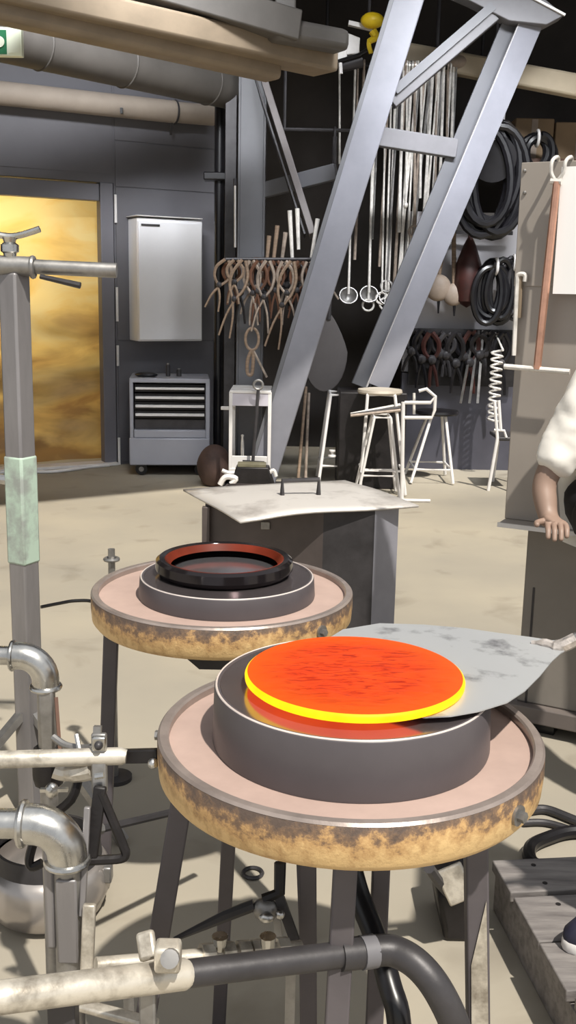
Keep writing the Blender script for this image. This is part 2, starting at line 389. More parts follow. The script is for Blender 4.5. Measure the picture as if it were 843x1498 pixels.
# ------------------------------------------------------------------ along the back wall
t = thing('wall_cabinet', aw(250, 499, 0.12), 'tall white wall cabinet with a small dark slot handle', 'cabinet')
obj('body', wbox(MB(), (200.5, 318), (296, 499), 0.008, 0.22), M_white, t, 0.008)
dr = obj('door', wbox(MB(), (202.5, 323), (295.5, 497), 0.22, 0.245), M_white, t, 0.006)
obj('handle', wbox(MB(), (207, 327), (234, 331.5), 0.245, 0.252), M_dark, dr)
obj('top_edge', wbox(MB(), (200, 315.5), (297, 319.5), 0.0, 0.252), M_whitef, t, 0.003)

# drawer cabinet on castors
CA = math.radians(6); CU = V((math.cos(CA), math.sin(CA), 0)); CN = V((CU.y, -CU.x, 0)); ROTC = Matrix((CU, -CN, V((0, 0, 1)))).transposed()
TO = 0.56
C0_ = az(247, 696, 0.0) - CN * TO          # back of the cabinet; its front stands TO metres nearer
def cw(px, py, off=0.0):
    d = ray(px, py); p0 = C0_ + CN * off
    return CP + d * ((p0 - CP).dot(CN) / d.dot(CN))
def cbox(mb, p0, p1, off0, off1):
    a = cw(*p0, off1); b = cw(*p1, off1); c = (a + b) / 2 - CN * ((off1 - off0) / 2)
    return mb.box(c, (abs((b - a).dot(CU)), off1 - off0, abs(a.z - b.z)), ROTC)
base = cw(247, 690, TO - 0.25); base.z = 0
t = thing('drawer_cabinet', base, 'grey drawer cabinet on castors under the white wall cabinet', 'cabinet')
M_cab = mat('cabinet_grey', c8(160, 161, 170), 0.4, 0.1, 0.06, 2.0)
b = MB()
cbox(b, (189, 556), (196, 680), 0.05, TO); cbox(b, (301, 556), (307, 680), 0.05, TO)
cbox(b, (189, 553), (307, 561), 0.05, TO); cbox(b, (190, 561), (306, 680), 0.05, 0.10)
cbox(b, (196, 629), (301, 641), 0.05, TO)
obj('body', b, M_cab, t, 0.006)
obj('lower_door', cbox(MB(), (189, 641), (307, 681), 0.08, TO + 0.02), M_cab, t, 0.008)
for k, y0 in enumerate((562, 575.5, 588, 600.5)):
    d = obj('drawer', cbox(MB(), (197, y0), (300, y0 + 12.0), 0.12, TO - 0.06), M_blackm, t)
    obj('handle', cbox(MB(), (198, y0 + 4.5), (299, y0 + 9.0), TO - 0.06, TO - 0.015), M_whitef, d, 0.003)
obj('bottom_drawer', cbox(MB(), (197, 613), (300, 629), 0.12, TO - 0.05), M_dark, t, 0.004)
for px, of in ((207, TO - 0.045), (293, TO - 0.045), (212, 0.12), (293, 0.12)):
    p = cw(px, 688, of); c = V((p.x, p.y, 0.048))
    rot = ROTC @ Matrix.Rotation(math.pi / 2, 3, 'X')
    cs = obj('castor', MB().lathe([(0, -0.018), (0.046, -0.018), (0.048, 0), (0.046, 0.018), (0, 0.018)], c, 20, rot), M_black, t)
    obj('hub', MB().lathe([(0, -0.021), (0.02, -0.021), (0.02, 0.021), (0, 0.021)], c, 16, rot), M_galvd, cs)
    obj('fork', MB().box(c + V((0, 0, 0.06)), (0.06, 0.05, 0.03), ROTC), M_dark, t)
# small things on the cabinet
for nm, px, r, h, lab in (('tin_can', 246, 0.018, 0.10, 'small dark can standing on the drawer cabinet'), ('glass_jar', 262, 0.02, 0.06, 'short grey jar on the right of the drawer cabinet top')):
    p = cw(px, 555, TO - 0.2); p.z = cw(247, 553, TO).z
    th = thing(nm, p, lab, 'can' if nm == 'tin_can' else 'jar')
    obj('body', MB().lathe([(0, 0), (r, 0), (r, h * 0.8), (r * 0.6, h * 0.9)], p, 16), M_dark, th)
    obj('lid', MB().lathe([(r * 0.62, h * 0.88), (r * 0.62, h), (0, h)], p, 16), M_galvd, th)
p = cw(214, 554, TO - 0.15); p.z = cw(247, 553, TO).z
solo('work_cloth', MB().ball(p + V((0, 0, 0.012)), (0.09, 0.06, 0.02), 14), M_black, 'dark crumpled cloth on the left of the drawer cabinet top', 'cloth')
# white hose on the floor at the threshold
hp = [aw(-20, 686, 0.12), aw(30, 687, 0.14), aw(70, 689, 0.22), aw(100, 688, 0.2), aw(130, 684, 0.12), aw(160, 683, 0.1)]
hp = [V((q.x, q.y, 0.014)) for q in hp]
solo('white_hose', MB().tube(smooth_path(hp), 0.013, 8), M_whitef, 'thin white hose lying along the doorway threshold', 'hose')

# ------------------------------------------------------------------ overhead: pipes, ducts, sign
a = aw(-30, 133, 0.12); b_ = aw(256, 164, 0.12); c_ = aw(312, 169, 0.12)
t = thing('wall_pipe', a, 'beige lagged pipe running along the top of the grey wall', 'pipe')
ex = (a - b_).normalized()
obj('pipe', MB().tube([a + ex * 3, b_], 0.085, 20), M_pipe, t)
obj('end_section', MB().tube([b_ + ex * 0.02, b_ - ex * 0.01, c_], [0.088, 0.08, 0.08], 20), M_pipe, t)
obj('clip', MB().ring(b_, 0.087, 0.008, ex.to_track_quat('Z', 'Y').to_matrix()), M_dark, t)
q = aw(178, 162, 0.22); obj('hook', MB().box(q, (0.02, 0.03, 0.04)), M_black, t)
q = aw(252, 175, 0.14); obj('strap', MB().bar(q, aw(250, 197, 0.06), 0.02, 0.01), M_dark, t)

a = ay(-60, 38, 6.4); b_ = ay(336, 128, 8.05)
t = thing('ceiling_duct', a, 'dark round duct sloping under the beige beam at upper left', 'duct')
dn = (a - b_).normalized()
obj('duct', MB().tube([a + dn * 3, b_], 0.15, 28), M_beam, t)
for f in (0.25, 0.55, 0.9):
    obj('seam', MB().ring(a.lerp(b_, f), 0.152, 0.006, dn.to_track_quat('Z', 'Y').to_matrix(), 28, 6), M_beam, t)

a = ay(0, -8, 5.6); b_ = ay(442, 92, 6.9); b2 = ay(402, 106, 6.75)
dn = (a - b_).normalized()
t = thing('roof_beam', b_, 'pale tan roof beam of stacked boards across the top left', 'beam')
obj('upper_board', MB().bar(a + dn * 2, ay(478, 92, 6.9), 0.24, 0.14), M_tan, t, 0.02)
obj('lower_board', MB().bar(ay(0, 12, 5.55) + dn * 2, b2, 0.16, 0.11), M_tan, t, 0.03)
obj('notch_block', MB().bar(ay(404, 76, 6.88), ay(472, 86, 6.98), 0.20, 0.05), M_dark, t)
a = ay(150, -40, 6.0); b_ = ay(430, 42, 6.5)
t = thing('cable_tray', b_, 'dark grey metal duct ending above the tan beam', 'duct')
obj('duct', MB().bar(a + (a - b_).normalized() * 2, b_, 0.2, 0.17), M_beam, t, 0.01)
obj('end_cap', MB().bar(ay(395, 42, 6.42), ay(503, 62, 6.7), 0.16, 0.13), M_beam, t, 0.04)
obj('bracket', MB().bar(ay(418, -10, 6.45), ay(418, 60, 6.45), 0.12, 0.10, (0, 1, 0)), M_beam, t, 0.01)

M_green = mat('sign_green', c8(40, 110, 74), 0.4, 0.0, 0.03, 2.0)
M_signw = mat('sign_white', c8(226, 232, 212), 0.4, 0.0, 0.02, 2.0)
a = ay(-62, 38, 5.9); b_ = ay(32, 82, 5.9)
cx, cz = (a.x + b_.x) / 2, (a.z + b_.z) / 2; wd, hg = b_.x - a.x, a.z - b_.z
t = thing('exit_sign', (cx, 5.9, cz), 'green and white emergency exit sign at the top left edge', 'sign')
obj('housing', MB().box((cx, 5.925, cz), (wd, 0.05, hg)), M_signw, t, 0.004)
p1 = ay(9, 44, 5.898); p2 = ay(-58, 78, 5.898)
obj('green_field', MB().box(((p1.x + p2.x) / 2, 5.897, (p1.z + p2.z) / 2), (p1.x - p2.x, 0.006, p1.z - p2.z)), M_green, t)
p1 = ay(11, 45, 5.898); p2 = ay(30, 78, 5.898)
obj('pale_field', MB().box(((p1.x + p2.x) / 2, 5.897, (p1.z + p2.z) / 2), (p2.x - p1.x, 0.006, p1.z - p2.z)), M_signw, t)
obj('white_mark', MB().lathe([(0, 0), (0.028, 0), (0.028, 0.004), (0, 0.004)], ay(-1, 61, 5.892), 20, Matrix.Rotation(math.pi / 2, 3, 'X')), M_signw, t)
obj('hanger', MB().tube([(cx - 0.1, 5.93, cz + hg / 2), (cx - 0.1, 5.93, ROOF_Z)], 0.006, 6).tube([(cx + 0.1, 5.93, cz + hg / 2), (cx + 0.1, 5.93, ROOF_Z)], 0.006, 6), M_dark, t)

# yellow hoist with white bracket between beam and leaning column
t = thing('hoist', ay(535, 70, 7.9), 'yellow hoist block with white bracket behind the leaning column', 'hoist')
obj('yellow_cover', MB().ball(ay(545, 30, 7.9), (0.085, 0.06, 0.055), 16), M_yel, t)
obj('yellow_hook', MB().tube(smooth_path([ay(545, 45, 7.88), ay(550, 55, 7.88), ay(540, 62, 7.88), ay(543, 78, 7.88)]), [0.03] * 8 + [0.022] * 8 + [0.016] * 9, 8), M_yel, t)
b = MB().prism([ay(509, 48, 7.92), ay(527, 55, 7.92), ay(526, 78, 7.92), ay(507, 80, 7.92)], (0, 0.05, 0))
b.prism([ay(491, 78, 7.9), ay(508, 72, 7.9), ay(508, 84, 7.9), ay(491, 92, 7.9)], (0, 0.05, 0))
obj('white_bracket', b, M_whitef, t, 0.006)
obj('arm', MB().bar(ay(510, 34, 7.95), ay(545, 42, 7.95), 0.05, 0.03), M_whitef, t)
obj('crossbar', MB().tube([ay(493, 90, 7.9), ay(525, 80, 7.9), ay(542, 70, 7.9)], 0.012, 8), M_black, t)
obj('motor', MB().tube([ay(495, 96, 7.98), ay(530, 88, 7.98)], 0.05, 14), M_dark, t)
obj('suspension', MB().tube([ay(540, 25, 7.9), V((ay(540, 25, 7.9).x, 7.9, ROOF_Z))], 0.012, 8), M_dark, t)
obj('hook_end', MB().tube([ay(498, 92, 7.88), ay(499, 108, 7.88)], 0.014, 8), M_whitef, t)

# ------------------------------------------------------------------ steel frame: upright, braces, leaning columns
def ibeam(mb, a, b, w, d, tf, tw, side):
    """I-section from a to b; flanges of width d along the view axis, spaced w along side"""
    a = V(a); b = V(b); ax = (b - a).normalized(); s = V(side); s = (s - ax * s.dot(ax)).normalized()
    dep = ax.cross(s)
    mb.bar(a + s * (w / 2 - tf / 2), b + s * (w / 2 - tf / 2), tf, d, dep)
    mb.bar(a - s * (w / 2 - tf / 2), b - s * (w / 2 - tf / 2), tf, d, dep)
    mb.bar(a, b, w - 2 * tf, tw, dep)
    return mb
M_up = mat('upright_grey', c8(104, 105, 110), 0.5, 0.0, 0.1, 2.0)
YU = 7.9
ft = ay(364, 690, YU); ft.z = 0; tp = ay(363, 40, YU); tp.x = ft.x
t = thing('steel_upright', ft, 'vertical grey steel upright behind the hanging shears', 'column')
obj('shaft', ibeam(MB(), V((ft.x, YU, 0)), V((ft.x, YU, 4.35)), 0.20, 0.20, 0.016, 0.2, (1, 0, 0)), M_up, t, 0.003)
obj('side_channel', MB().box((ft.x - 0.16, YU + 0.08, 2.17), (0.085, 0.12, 4.34)), M_dark, t, 0.004)
obj('base_plate', MB().box((ft.x, YU, 0.012), (0.32, 0.3, 0.024)), M_dark, t)
# black conduit by the upright
a = ay(320, 560, 8.25)
t = thing('black_conduit', (a.x, a.y, 0), 'black vertical conduit with a clamp left of the steel upright', 'pipe')
obj('pipe', MB().tube([(a.x, a.y, 0), (a.x, a.y, 4.35)], 0.042, 14), M_black, t)
q = ay(318, 258, 8.2); obj('clamp', MB().box((a.x - 0.02, a.y - 0.02, q.z), (0.20, 0.14, 0.06)), M_black, t, 0.01)
a = ay(345, 300, 7.78); 
t = thing('hanging_rope', ay(344, 360, 7.76), 'thin white rope hanging in front of the steel upright', 'cord')
obj('strand', MB().tube([ay(344, 270, 7.77), ay(344, 362, 7.77)], 0.008, 6), M_whitef, t)
obj('hook', MB().tube([ay(344, 262, 7.79), ay(344, 272, 7.77)], 0.014, 6), M_dark, t)

t = thing('diagonal_brace', ay(380, 110, 8.0), 'narrow grey brace sloping from the upright to the leaning column', 'brace')
obj('web', MB().bar(ay(381, 100, 7.85), ay(458, 345, 7.55), 0.05, 0.13, (0, 1, 0)), mat('brace_grey', c8(118, 112, 112), 0.5, 0, 0.1, 3), t, 0.005)
obj('flange', MB().bar(ay(370, 105, 7.82), ay(446, 345, 7.52), 0.09, 0.012, (1, 0, 0)), M_dark, t)
t = thing('cross_tie', ay(440, 265, 7.8), 'short horizontal grey tie between upright and leaning column', 'brace')
obj('bar', MB().bar(ay(380, 280, 7.85), ay(492, 251, 7.62), 0.06, 0.11), M_up, t, 0.005)

# left leaning column: closed box section
YA, YAT = 7.45, 7.45
a = ay(383, 698, YA); b_ = ay(605, -30, YAT)
axv = (b_ - a).normalized()
t = thing('leaning_column', V((a.x, a.y, 0)), 'blue grey leaning box column, the left of the two slanted columns', 'column', None)
obj('shaft', MB().bar(a - axv * (a.z / axv.z), b_ + axv * ((ROOF_Z - 0.06 - b_.z) / axv.z), 0.215, 0.21, (-axv.z, 0, axv.x)), M_col, t, 0.008)
obj('edge_strip', MB().bar(a + V((-0.105, -0.107, 0)), b_ + V((-0.105, -0.107, 0)), 0.03, 0.012, (0, 1, 0)), M_up, t, 0.003)
obj('base_plate', MB().box((a.x - 0.05, a.y, 0.015), (0.5, 0.4, 0.03)), M_dark, t)

# right leaning column: open I section on a dark plinth
YC = 7.7
a = ay(553, 566, YC); b_ = ay(781, 26, YC); axv = (b_ - a).normalized()
t = thing('leaning_column', a, 'grey leaning open-section column, right of the two slanted columns', 'column', None)
UPC = V((0.25, -1, 0))
obj('flange', MB().bar(a, b_, 0.165, 0.018, UPC), M_col, t, 0.003)
obj('web', MB().bar(a + V((-0.075, 0.07, 0)), b_ + V((-0.075, 0.07, 0)), 0.02, 0.13, UPC), M_up, t, 0.003)
obj('flange', MB().bar(a + V((-0.135, 0.06, 0)), b_ + V((-0.135, 0.06, 0)), 0.13, 0.018, UPC), M_up, t, 0.003)
obj('bright_edge', MB().bar(a + V((-0.086, -0.02, 0)), b_ + V((-0.086, -0.02, 0)), 0.012, 0.012, UPC), mat('pale_edge', c8(176, 174, 176), 0.4, 0.2, 0.1, 6), t)  # pale strip along the front flange edge
pl = ay(545, 572, YC)
tag(solo('column_plinth', MB().box((pl.x + 0.0, YC + 0.08, pl.z / 2), (0.5, 0.42, pl.z)), M_blackm, 'dark plinth carrying the foot of the right slanted column', 'plinth', None, 0.01))
# head plate, brace and tie of the right column
t = thing('gusset_plate', ay(750, 15, 7.6), 'grey head plate on top of the right slanted column', 'plate')
obj('plate', MB().prism([ay(640, -20, 7.62), ay(690, 2, 7.62), ay(745, 30, 7.62), ay(800, 36, 7.62), ay(826, 22, 7.62), ay(790, -8, 7.62), ay(770, -30, 7.62)], (0, 0.16, 0)), M_steel, t, 0.005)
obj('edge', MB().bar(ay(778, -4, 7.61), ay(827, 22, 7.61), 0.02, 0.015), M_whitef, t)
t = thing('upper_brace', ay(650, 90, 7.75), 'grey slanting brace under the head plate joining both slanted columns', 'brace')
obj('bar', MB().bar(ay(572, 150, 7.7), ay(722, 22, 7.7), 0.10, 0.115, (0, 1, 0)), M_steel, t, 0.006)
obj('lip', MB().bar(ay(578, 132, 7.62), ay(722, 8, 7.62), 0.06, 0.015, (0, 1, 0)), M_up, t)
t = thing('lower_tie', ay(610, 207, 7.75), 'grey horizontal tie crossing between the two slanted columns', 'brace')
obj('bar', MB().bar(ay(553, 200, 7.65), ay(667, 218, 7.75), 0.08, 0.13), M_steel, t, 0.006)

# ------------------------------------------------------------------ rail of hanging rods between the columns
YR = 8.5
ra = ay(470, 96, YR); rb = ay(712, 96, YR); ra.z = rb.z = ay(600, 97, YR).z
t = thing('rod_rail', (ra.x, YR, ra.z), 'dark rail high between the slanted columns holding the rods', 'rail')
obj('bar', MB().tube([ra, rb], 0.02, 10), M_blackm, t)
for f in (0.03, 0.97):
    p = ra.lerp(rb, f); obj('hanger', MB().tube([p, V((p.x, YR, ROOF_Z))], 0.012, 8), M_blackm, t)
GR = 'blowing irons and ladles hung between the slanted columns'
def rod(px, py1, dx, r, m, end, label, py0=None, gr=GR, name='blowing_iron', cat='rod', Y=None):
    Y = Y if Y else YR - 0.03 + R.uniform(-0.01, 0.01)
    top = ay(px, 96, Y); top.z = (ra.z if py0 is None else ay(px, py0, Y).z) + 0.008
    bot = ay(px + dx, py1, Y - 0.04)
    t = thing(name, bot, label, cat, gr)
    obj('shaft', MB().tube([top - V((0, 0, 0.05)), top.lerp(bot, 0.5), bot], [r, r, r * 1.15], 8), m, t)
    hk = [top - V((0, 0, 0.05)), top + V((0, -0.015, -0.01)), top + V((0, 0.0, 0.022)), top + V((0, 0.035, 0.0)), top + V((0, 0.035, -0.03))]
    obj('hook', MB().tube(smooth_path(hk, 4), r * 0.8, 6), m, t)
    if end == 'bowl':
        rr = 0.075
        prof = [(rr * math.sin(a), -rr * math.cos(a)) for a in [math.pi / 2 * i / 7 for i in range(8)]] + [((rr - 0.008) * math.sin(a), -(rr - 0.008) * math.cos(a)) for a in [math.pi / 2 * (7 - i) / 7 for i in range(8)]]
        obj('bowl', MB().lathe(prof, bot + V((0, -0.02, -0.01)), 20, Matrix.Rotation(math.radians(62), 3, 'X')), M_galvd, t)
    elif end == 'ring':
        obj('ring_end', MB().ring(bot - V((0, 0, 0.045)), 0.045, 0.009, Matrix.Rotation(math.radians(80), 3, 'X'), 18, 6), m, t)
    elif end == 'knob':
        obj('knob', MB().ball(bot, (r * 2.2, r * 2.2, r * 3), 10), m, t)
    return t
rods = [(520, 430, -10, 'bowl'), (548, 428, -8, 'bowl'), (565, 428, -6, 'ring'), (580, 432, -12, 'bowl'),
        (590, 340, -6, None), (596, 300, -2, 'knob'), (601, 395, -16, None), (607, 330, 0, 'ring'), (612, 420, -30, 'ring'), (617, 290, -2, None),
        (622, 395, -22, 'knob'), (628, 330, -4, None), (634, 360, -16, None), (639, 300, -2, 'knob'), (644, 345, -14, 'ring'), (650, 320, -8, None), (656, 285, -3, None), (664, 250, -4, None),
        (533, 380, -14, None), (557, 350, -12, None), (571, 390, -16, None), (586, 410, -20, 'ring'),
        (594, 436, -18, 'bowl'), (599, 418, -12, None), (604, 440, -22, 'ring'), (609, 400, -14, None), (615, 425, -26, 'knob'), (625, 415, -30, 'ring'), (631, 428, -34, None), (642, 390, -24, 'knob'), (648, 372, -20, None), (660, 330, -12, 'ring'), (668, 300, -10, None), (574, 436, -10, 'ring'), (553, 438, -14, 'ring')]
ords = ['first', 'second', 'third', 'fourth', 'fifth', 'sixth', 'seventh', 'eighth', 'ninth', 'tenth', 'eleventh', 'twelfth', 'thirteenth', 'fourteenth', 'fifteenth', 'sixteenth', 'seventeenth', 'eighteenth', 'nineteenth', 'twentieth', 'twenty-first', 'twenty-second', 'twenty-third', 'twenty-fourth', 'twenty-fifth', 'twenty-sixth', 'twenty-seventh', 'twenty-eighth', 'twenty-ninth', 'thirtieth', 'thirty-first', 'thirty-second', 'thirty-third', 'thirty-fourth', 'thirty-fifth', 'thirty-sixth']
rods.sort()
for i, (px, py1, dx, end) in enumerate(rods):
    m = (M_rod, M_rod2, M_rod, M_rod, M_galvd)[i % 5]
    kind = {'bowl': 'steel ladle with a round bowl', 'ring': 'steel rod ending in a ring', 'knob': 'steel rod with a knob end', None: 'plain straight steel rod'}[end]
    rod(px, py1, dx, R.uniform(0.007, 0.0125), m, end, kind + ' hanging, ' + ords[i] + ' from the left on the high rail', name='ladle' if end == 'bowl' else 'blowing_iron', cat='ladle' if end == 'bowl' else 'rod')
# two thin rods left of the left leaning column
rod(497, 240, 0, 0.008, M_rod, None, 'thin bright rod hanging alone left of the left slanted column', gr=GR)
rod(524, 215, -3, 0.008, M_rod2, None, 'thin dull rod just left of the left slanted column top', gr=GR)

# big dark paddle hanging behind the left leaning column
c = ay(476, 515, 8.1)
t = thing('hanging_paddle', ay(478, 570, 8.1), 'large dark grey rounded paddle hanging behind the left slanted column', 'paddle')
blade = []
for i in range(28):
    a = 2 * math.pi * i / 28; z = math.sin(a); x = math.cos(a) * (1.0 if z < 0 else 1 - 0.45 * z)
    blade.append(V((c.x + x * 0.175, c.y, c.z + z * 0.31)))
obj('blade', MB().prism(blade, (0, 0.02, 0)), mat('paddle_grey', c8(96, 92, 92), 0.5, 0.2, 0.1, 3), t, 0.004)
obj('handle', MB().tube([c + V((0.02, 0, 0.25)), c + V((0.03, 0.02, 1.6))], 0.018, 8), M_dark, t)
th = c + V((0.03, 0.02, 1.6)); 
obj('hook', MB().tube(smooth_path([th, th + V((0, 0, 0.05)), th + V((0, 0.03, 0.07)), th + V((0, 0.06, 0.05))], 4), 0.01, 6), M_dark, t)
tag(solo('paddle_bar', MB().tube([(th.x - 0.4, th.y + 0.03, th.z + 0.05), (th.x + 0.5, th.y + 0.03, th.z + 0.05)], 0.014, 8).tube([(th.x - 0.38, th.y + 0.03, th.z + 0.05), (th.x - 0.38, th.y + 0.03, ROOF_Z)], 0.012, 8).tube([(th.x + 0.48, th.y + 0.03, th.z + 0.05), (th.x + 0.48, th.y + 0.03, ROOF_Z)], 0.012, 8), M_dark, 'short dark bar above the big grey paddle', 'bar'))

# ------------------------------------------------------------------ shears cluster on the round tool ring beside the upright
YS = 7.45
sa = ay(330, 392, YS); sb = ay(472, 392, YS)
t = thing('shears_rack', sa.lerp(sb, 0.5), 'brown wooden rack of hanging shears in front of the steel upright', 'rack')
obj('board', MB().box((ay(408, 392, YS).x, YS + 0.06, sa.z), (0.36, 0.025, 0.16)), M_woodd, t, 0.005)
obj('rail', MB().tube([sa + V((0, 0, 0.06)), sb + V((0, 0, 0.06))], 0.012, 8), M_dark, t)
obj('bracket', MB().box((ft.x, YS + 0.2, sa.z), (0.08, 0.30, 0.05)), M_dark, t)
def shears(p, L, sp, m, ang, label, gr, name='shears', cat='shears', r=0.013, bow=0.055):
    """spring shears hanging from a hook at p, blades down, handles up"""
    t = thing(name, p, label, cat, gr)
    Rm = Matrix.Rotation(ang, 3, 'Y')
    for sgn in (-1, 1):
        pts = [V((sgn * 0.012, 0, 0.0)), V((sgn * bow, 0, -L * 0.18)), V((sgn * bow * 0.9, 0, -L * 0.36)), V((sgn * 0.012, 0, -L * 0.5)), V((-sgn * sp * 0.6, sgn * 0.006, -L * 0.72)), V((-sgn * sp, sgn * 0.006, -L))]
        pth = smooth_path([p + Rm @ q for q in pts], 4); n = len(pth)
        obj('arm', MB().tube(pth, [r * (1.0 - 0.5 * i / n) for i in range(n)], 6), m, t)
    obj('pivot', MB().ball(p + Rm @ V((0, 0, -L * 0.5)), r * 1.7, 8), M_dark, t)
    return t
GS = 'shears and tongs on the wooden rack'
sh = [(332, 0.36, 0.05, M_wood, 0.30), (345, 0.30, 0.04, M_wood, 0.05), (357, 0.55, 0.04, M_wood, 0.25), (368, 0.45, 0.03, M_rod2, -0.05), (380, 0.42, 0.03, M_woodd, 0.05), (392, 0.50, 0.06, M_rod2, 0.1), (404, 0.40, 0.03, M_woodd, 0.0),
      (416, 0.44, 0.05, M_rod2, -0.1), (428, 0.62, 0.05, M_wood, 0.22), (440, 0.40, 0.04, M_woodd, 0.1), (452, 0.48, 0.03, M_rod2, -0.12), (463, 0.30, 0.05, M_rod2, -0.4)]
for i, (px, L, sp, m, an) in enumerate(sh):
    p = ay(px, 378 + R.uniform(-6, 6), YS - 0.03 - 0.01 * (i % 3)); p.z = sa.z + 0.055
    shears(p, L, sp, m, an, ('wooden-handled' if m is M_wood else 'dark' if m is M_woodd else 'bright') + ' shears, ' + ords[i] + ' from the left on the wooden rack', GS)
for i, px in enumerate((338, 351, 374, 386, 398, 410, 422, 434, 446, 457)):
    p = ay(px, 380, YS + 0.02); p.z = sa.z + 0.05
    shears(p, R.uniform(0.28, 0.46), R.uniform(0.03, 0.06), (M_woodd, M_blackm, M_rod2, M_dark)[i % 4], R.uniform(-0.2, 0.2), ('brown', 'black', 'pale', 'dark grey')[i % 4] + ' shears in the rear row, ' + ords[i] + ' from the left behind the front shears', GS, r=0.016)
# tool handles standing up above the rack
for i, (px, py0, py1, dx, m) in enumerate(((400, 330, 385, 6, M_wood), (391, 345, 378, 3, M_wood), (413, 340, 378, 5, M_rod2), (428, 308, 382, -4, M_rod), (437, 305, 365, -2, M_rod), (455, 320, 382, 10, M_rod))):
    tag(solo('file_tang', MB().tube([ay(px, py1, YS + 0.02), ay(px + dx, py0, YS + 0.03)], [0.012, 0.016], 8), m, 'upright tool handle above the wooden rack, ' + ords[i] + ' of six listed from the left' if False else ('wooden' if m is M_wood else 'steel') + ' tool handle standing above the shears rack, ' + ('short left', 'shortest', 'middle', 'tall bright', 'slim bright', 'right leaning')[i] + ' one', 'handle', 'handles above the shears rack'))
# ring-handled tongs below the rack
c = ay(369, 496, YS - 0.02)
t = thing('ring_tongs', ay(369, 545, YS - 0.02), 'tongs with an oval wooden ring handle hanging below the rack', 'tongs')
el = [c + V((0.048 * math.cos(2 * math.pi * i / 20), 0, 0.078 * math.sin(2 * math.pi * i / 20))) for i in range(20)]
obj('ring', MB().tube(el, 0.010, 8, closed=True), M_wood, t)
obj('strap', MB().tube(smooth_path([c + V((0, 0, -0.07)), c + V((-0.03, 0, -0.15)), c + V((-0.03, 0, -0.24)), c + V((0.0, 0, -0.25)), c + V((0.01, 0, -0.15)), c + V((0.005, 0, -0.08))], 5), 0.013, 8), M_wood, t)
obj('tail', MB().tube([c + V((0.01, 0, -0.08)), c + V((0.11, 0, -0.27))], 0.009, 6), M_rod2, t)
obj('cord', MB().tube([c + V((0, 0, 0.075)), V((c.x, YS - 0.02, sa.z + 0.06))], 0.006, 6), M_woodd, t)

# ------------------------------------------------------------------ white trolley below the shears
YT = 7.3
pl = ay(316, 700, YT); pr = ay(398, 700, YT); z1 = ay(356, 573, YT).z; z0 = ay(356, 692, YT).z
t = thing('white_trolley', ((pl.x + pr.x) / 2, YT + 0.2, 0), 'white framed open trolley beside the drawer cabinet', 'trolley')
xl, xr = ay(336, 620, YT).x, ay(396, 620, YT).x
for x in (xl + 0.008, xr - 0.008):
    for y in (YT, YT + 0.4):
        obj('leg', MB().box((x, y, (z1 + z0) / 2 + 0.0), (0.025, 0.025, z1 - z0)), M_whitef, t, 0.003)
obj('top_panel', MB().box(((xl + xr) / 2, YT, z1 - 0.055), (xr - xl - 0.02, 0.02, 0.09)), mat('trolley_lilac', c8(196, 192, 202), 0.45, 0, 0.05, 3), t, 0.003)
obj('top', MB().box(((xl + xr) / 2, YT + 0.2, z1), (xr - xl, 0.43, 0.02)), M_whitef, t, 0.003)
obj('shelf', MB().box(((xl + xr) / 2, YT + 0.2, z0 + 0.02), (xr - xl, 0.43, 0.03)), M_whitef, t, 0.003)
obj('bottom_panel', MB().box(((xl + xr) / 2, YT, z0 + 0.07), (xr - xl - 0.02, 0.018, 0.11)), M_whitef, t, 0.003)
obj('side_rail', MB().box((xl - 0.02, YT + 0.1, z1 - 0.13), (0.10, 0.02, 0.025)), M_whitef, t, 0.003)
for x in (xl + 0.02, xr - 0.02):
    for y in (YT + 0.02, YT + 0.38):
        obj('castor', MB().lathe([(0, -0.012), (z0 / 2, -0.012), (z0 / 2, 0.012), (0, 0.012)], (x, y, z0 / 2), 16, Matrix.Rotation(math.pi / 2, 3, 'Y')), M_black, t)
solo('steel_bottle', MB().lathe([(0, 0), (0.012, 0), (0.012, 0.16), (0.008, 0.2), (0.012, 0.22), (0, 0.225)], ((xl + xr) / 2 - 0.06, YT + 0.15, z0 + 0.036), 12), M_rod, 'thin bright steel tube standing inside the white trolley', 'tube')
# ring-handled turning key leaning on the trolley
a = ay(378, 566, YT - 0.06); b_ = ay(370, 676, YT - 0.10)
t = thing('turning_key', b_, 'dark ring-handled rod with a cross foot leaning on the trolley', 'rod')
obj('shaft', MB().tube([b_, a - V((0, 0, 0.02))], 0.012, 8), M_dark, t)
obj('ring', MB().ring(a + V((0, 0, 0.015)), 0.032, 0.009, Matrix.Rotation(math.radians(85), 3, 'X')), M_galvd, t)
obj('cross_foot', MB().tube([ay(355, 675, YT - 0.1), ay(387, 677, YT - 0.1)], 0.011, 8), M_blackm, t)
# black bench vice on a low block with white clamps, in front of the trolley
c = ay(368, 700, YT - 0.22); c.z = 0
t = thing('floor_clamp', c, 'black floor clamp with white jaws in front of the white trolley', 'clamp')
zt = ay(368, 684, YT - 0.22).z
obj('body', MB().prism([V((c.x - 0.17, c.y, 0)), V((c.x + 0.19, c.y, 0)), V((c.x + 0.12, c.y, zt)), V((c.x - 0.11, c.y, zt))], (0, 0.14, 0)), M_blackm, t, 0.008)
obj('top_plate', MB().box((c.x, c.y + 0.06, zt + 0.012), (0.2, 0.1, 0.025)), mat('olive_plate', c8(110, 106, 86), 0.5), t, 0.003)
obj('jaw', MB().tube(smooth_path([ay(322, 709, YT - 0.25), ay(330, 698, YT - 0.25), ay(345, 700, YT - 0.25), ay(338, 708, YT - 0.25)], 5), 0.02, 8), M_whitef, t)
obj('jaw', MB().tube(smooth_path([ay(325, 688, YT - 0.2), ay(336, 692, YT - 0.2), ay(348, 691, YT - 0.2)], 5), 0.014, 8), M_whitef, t)
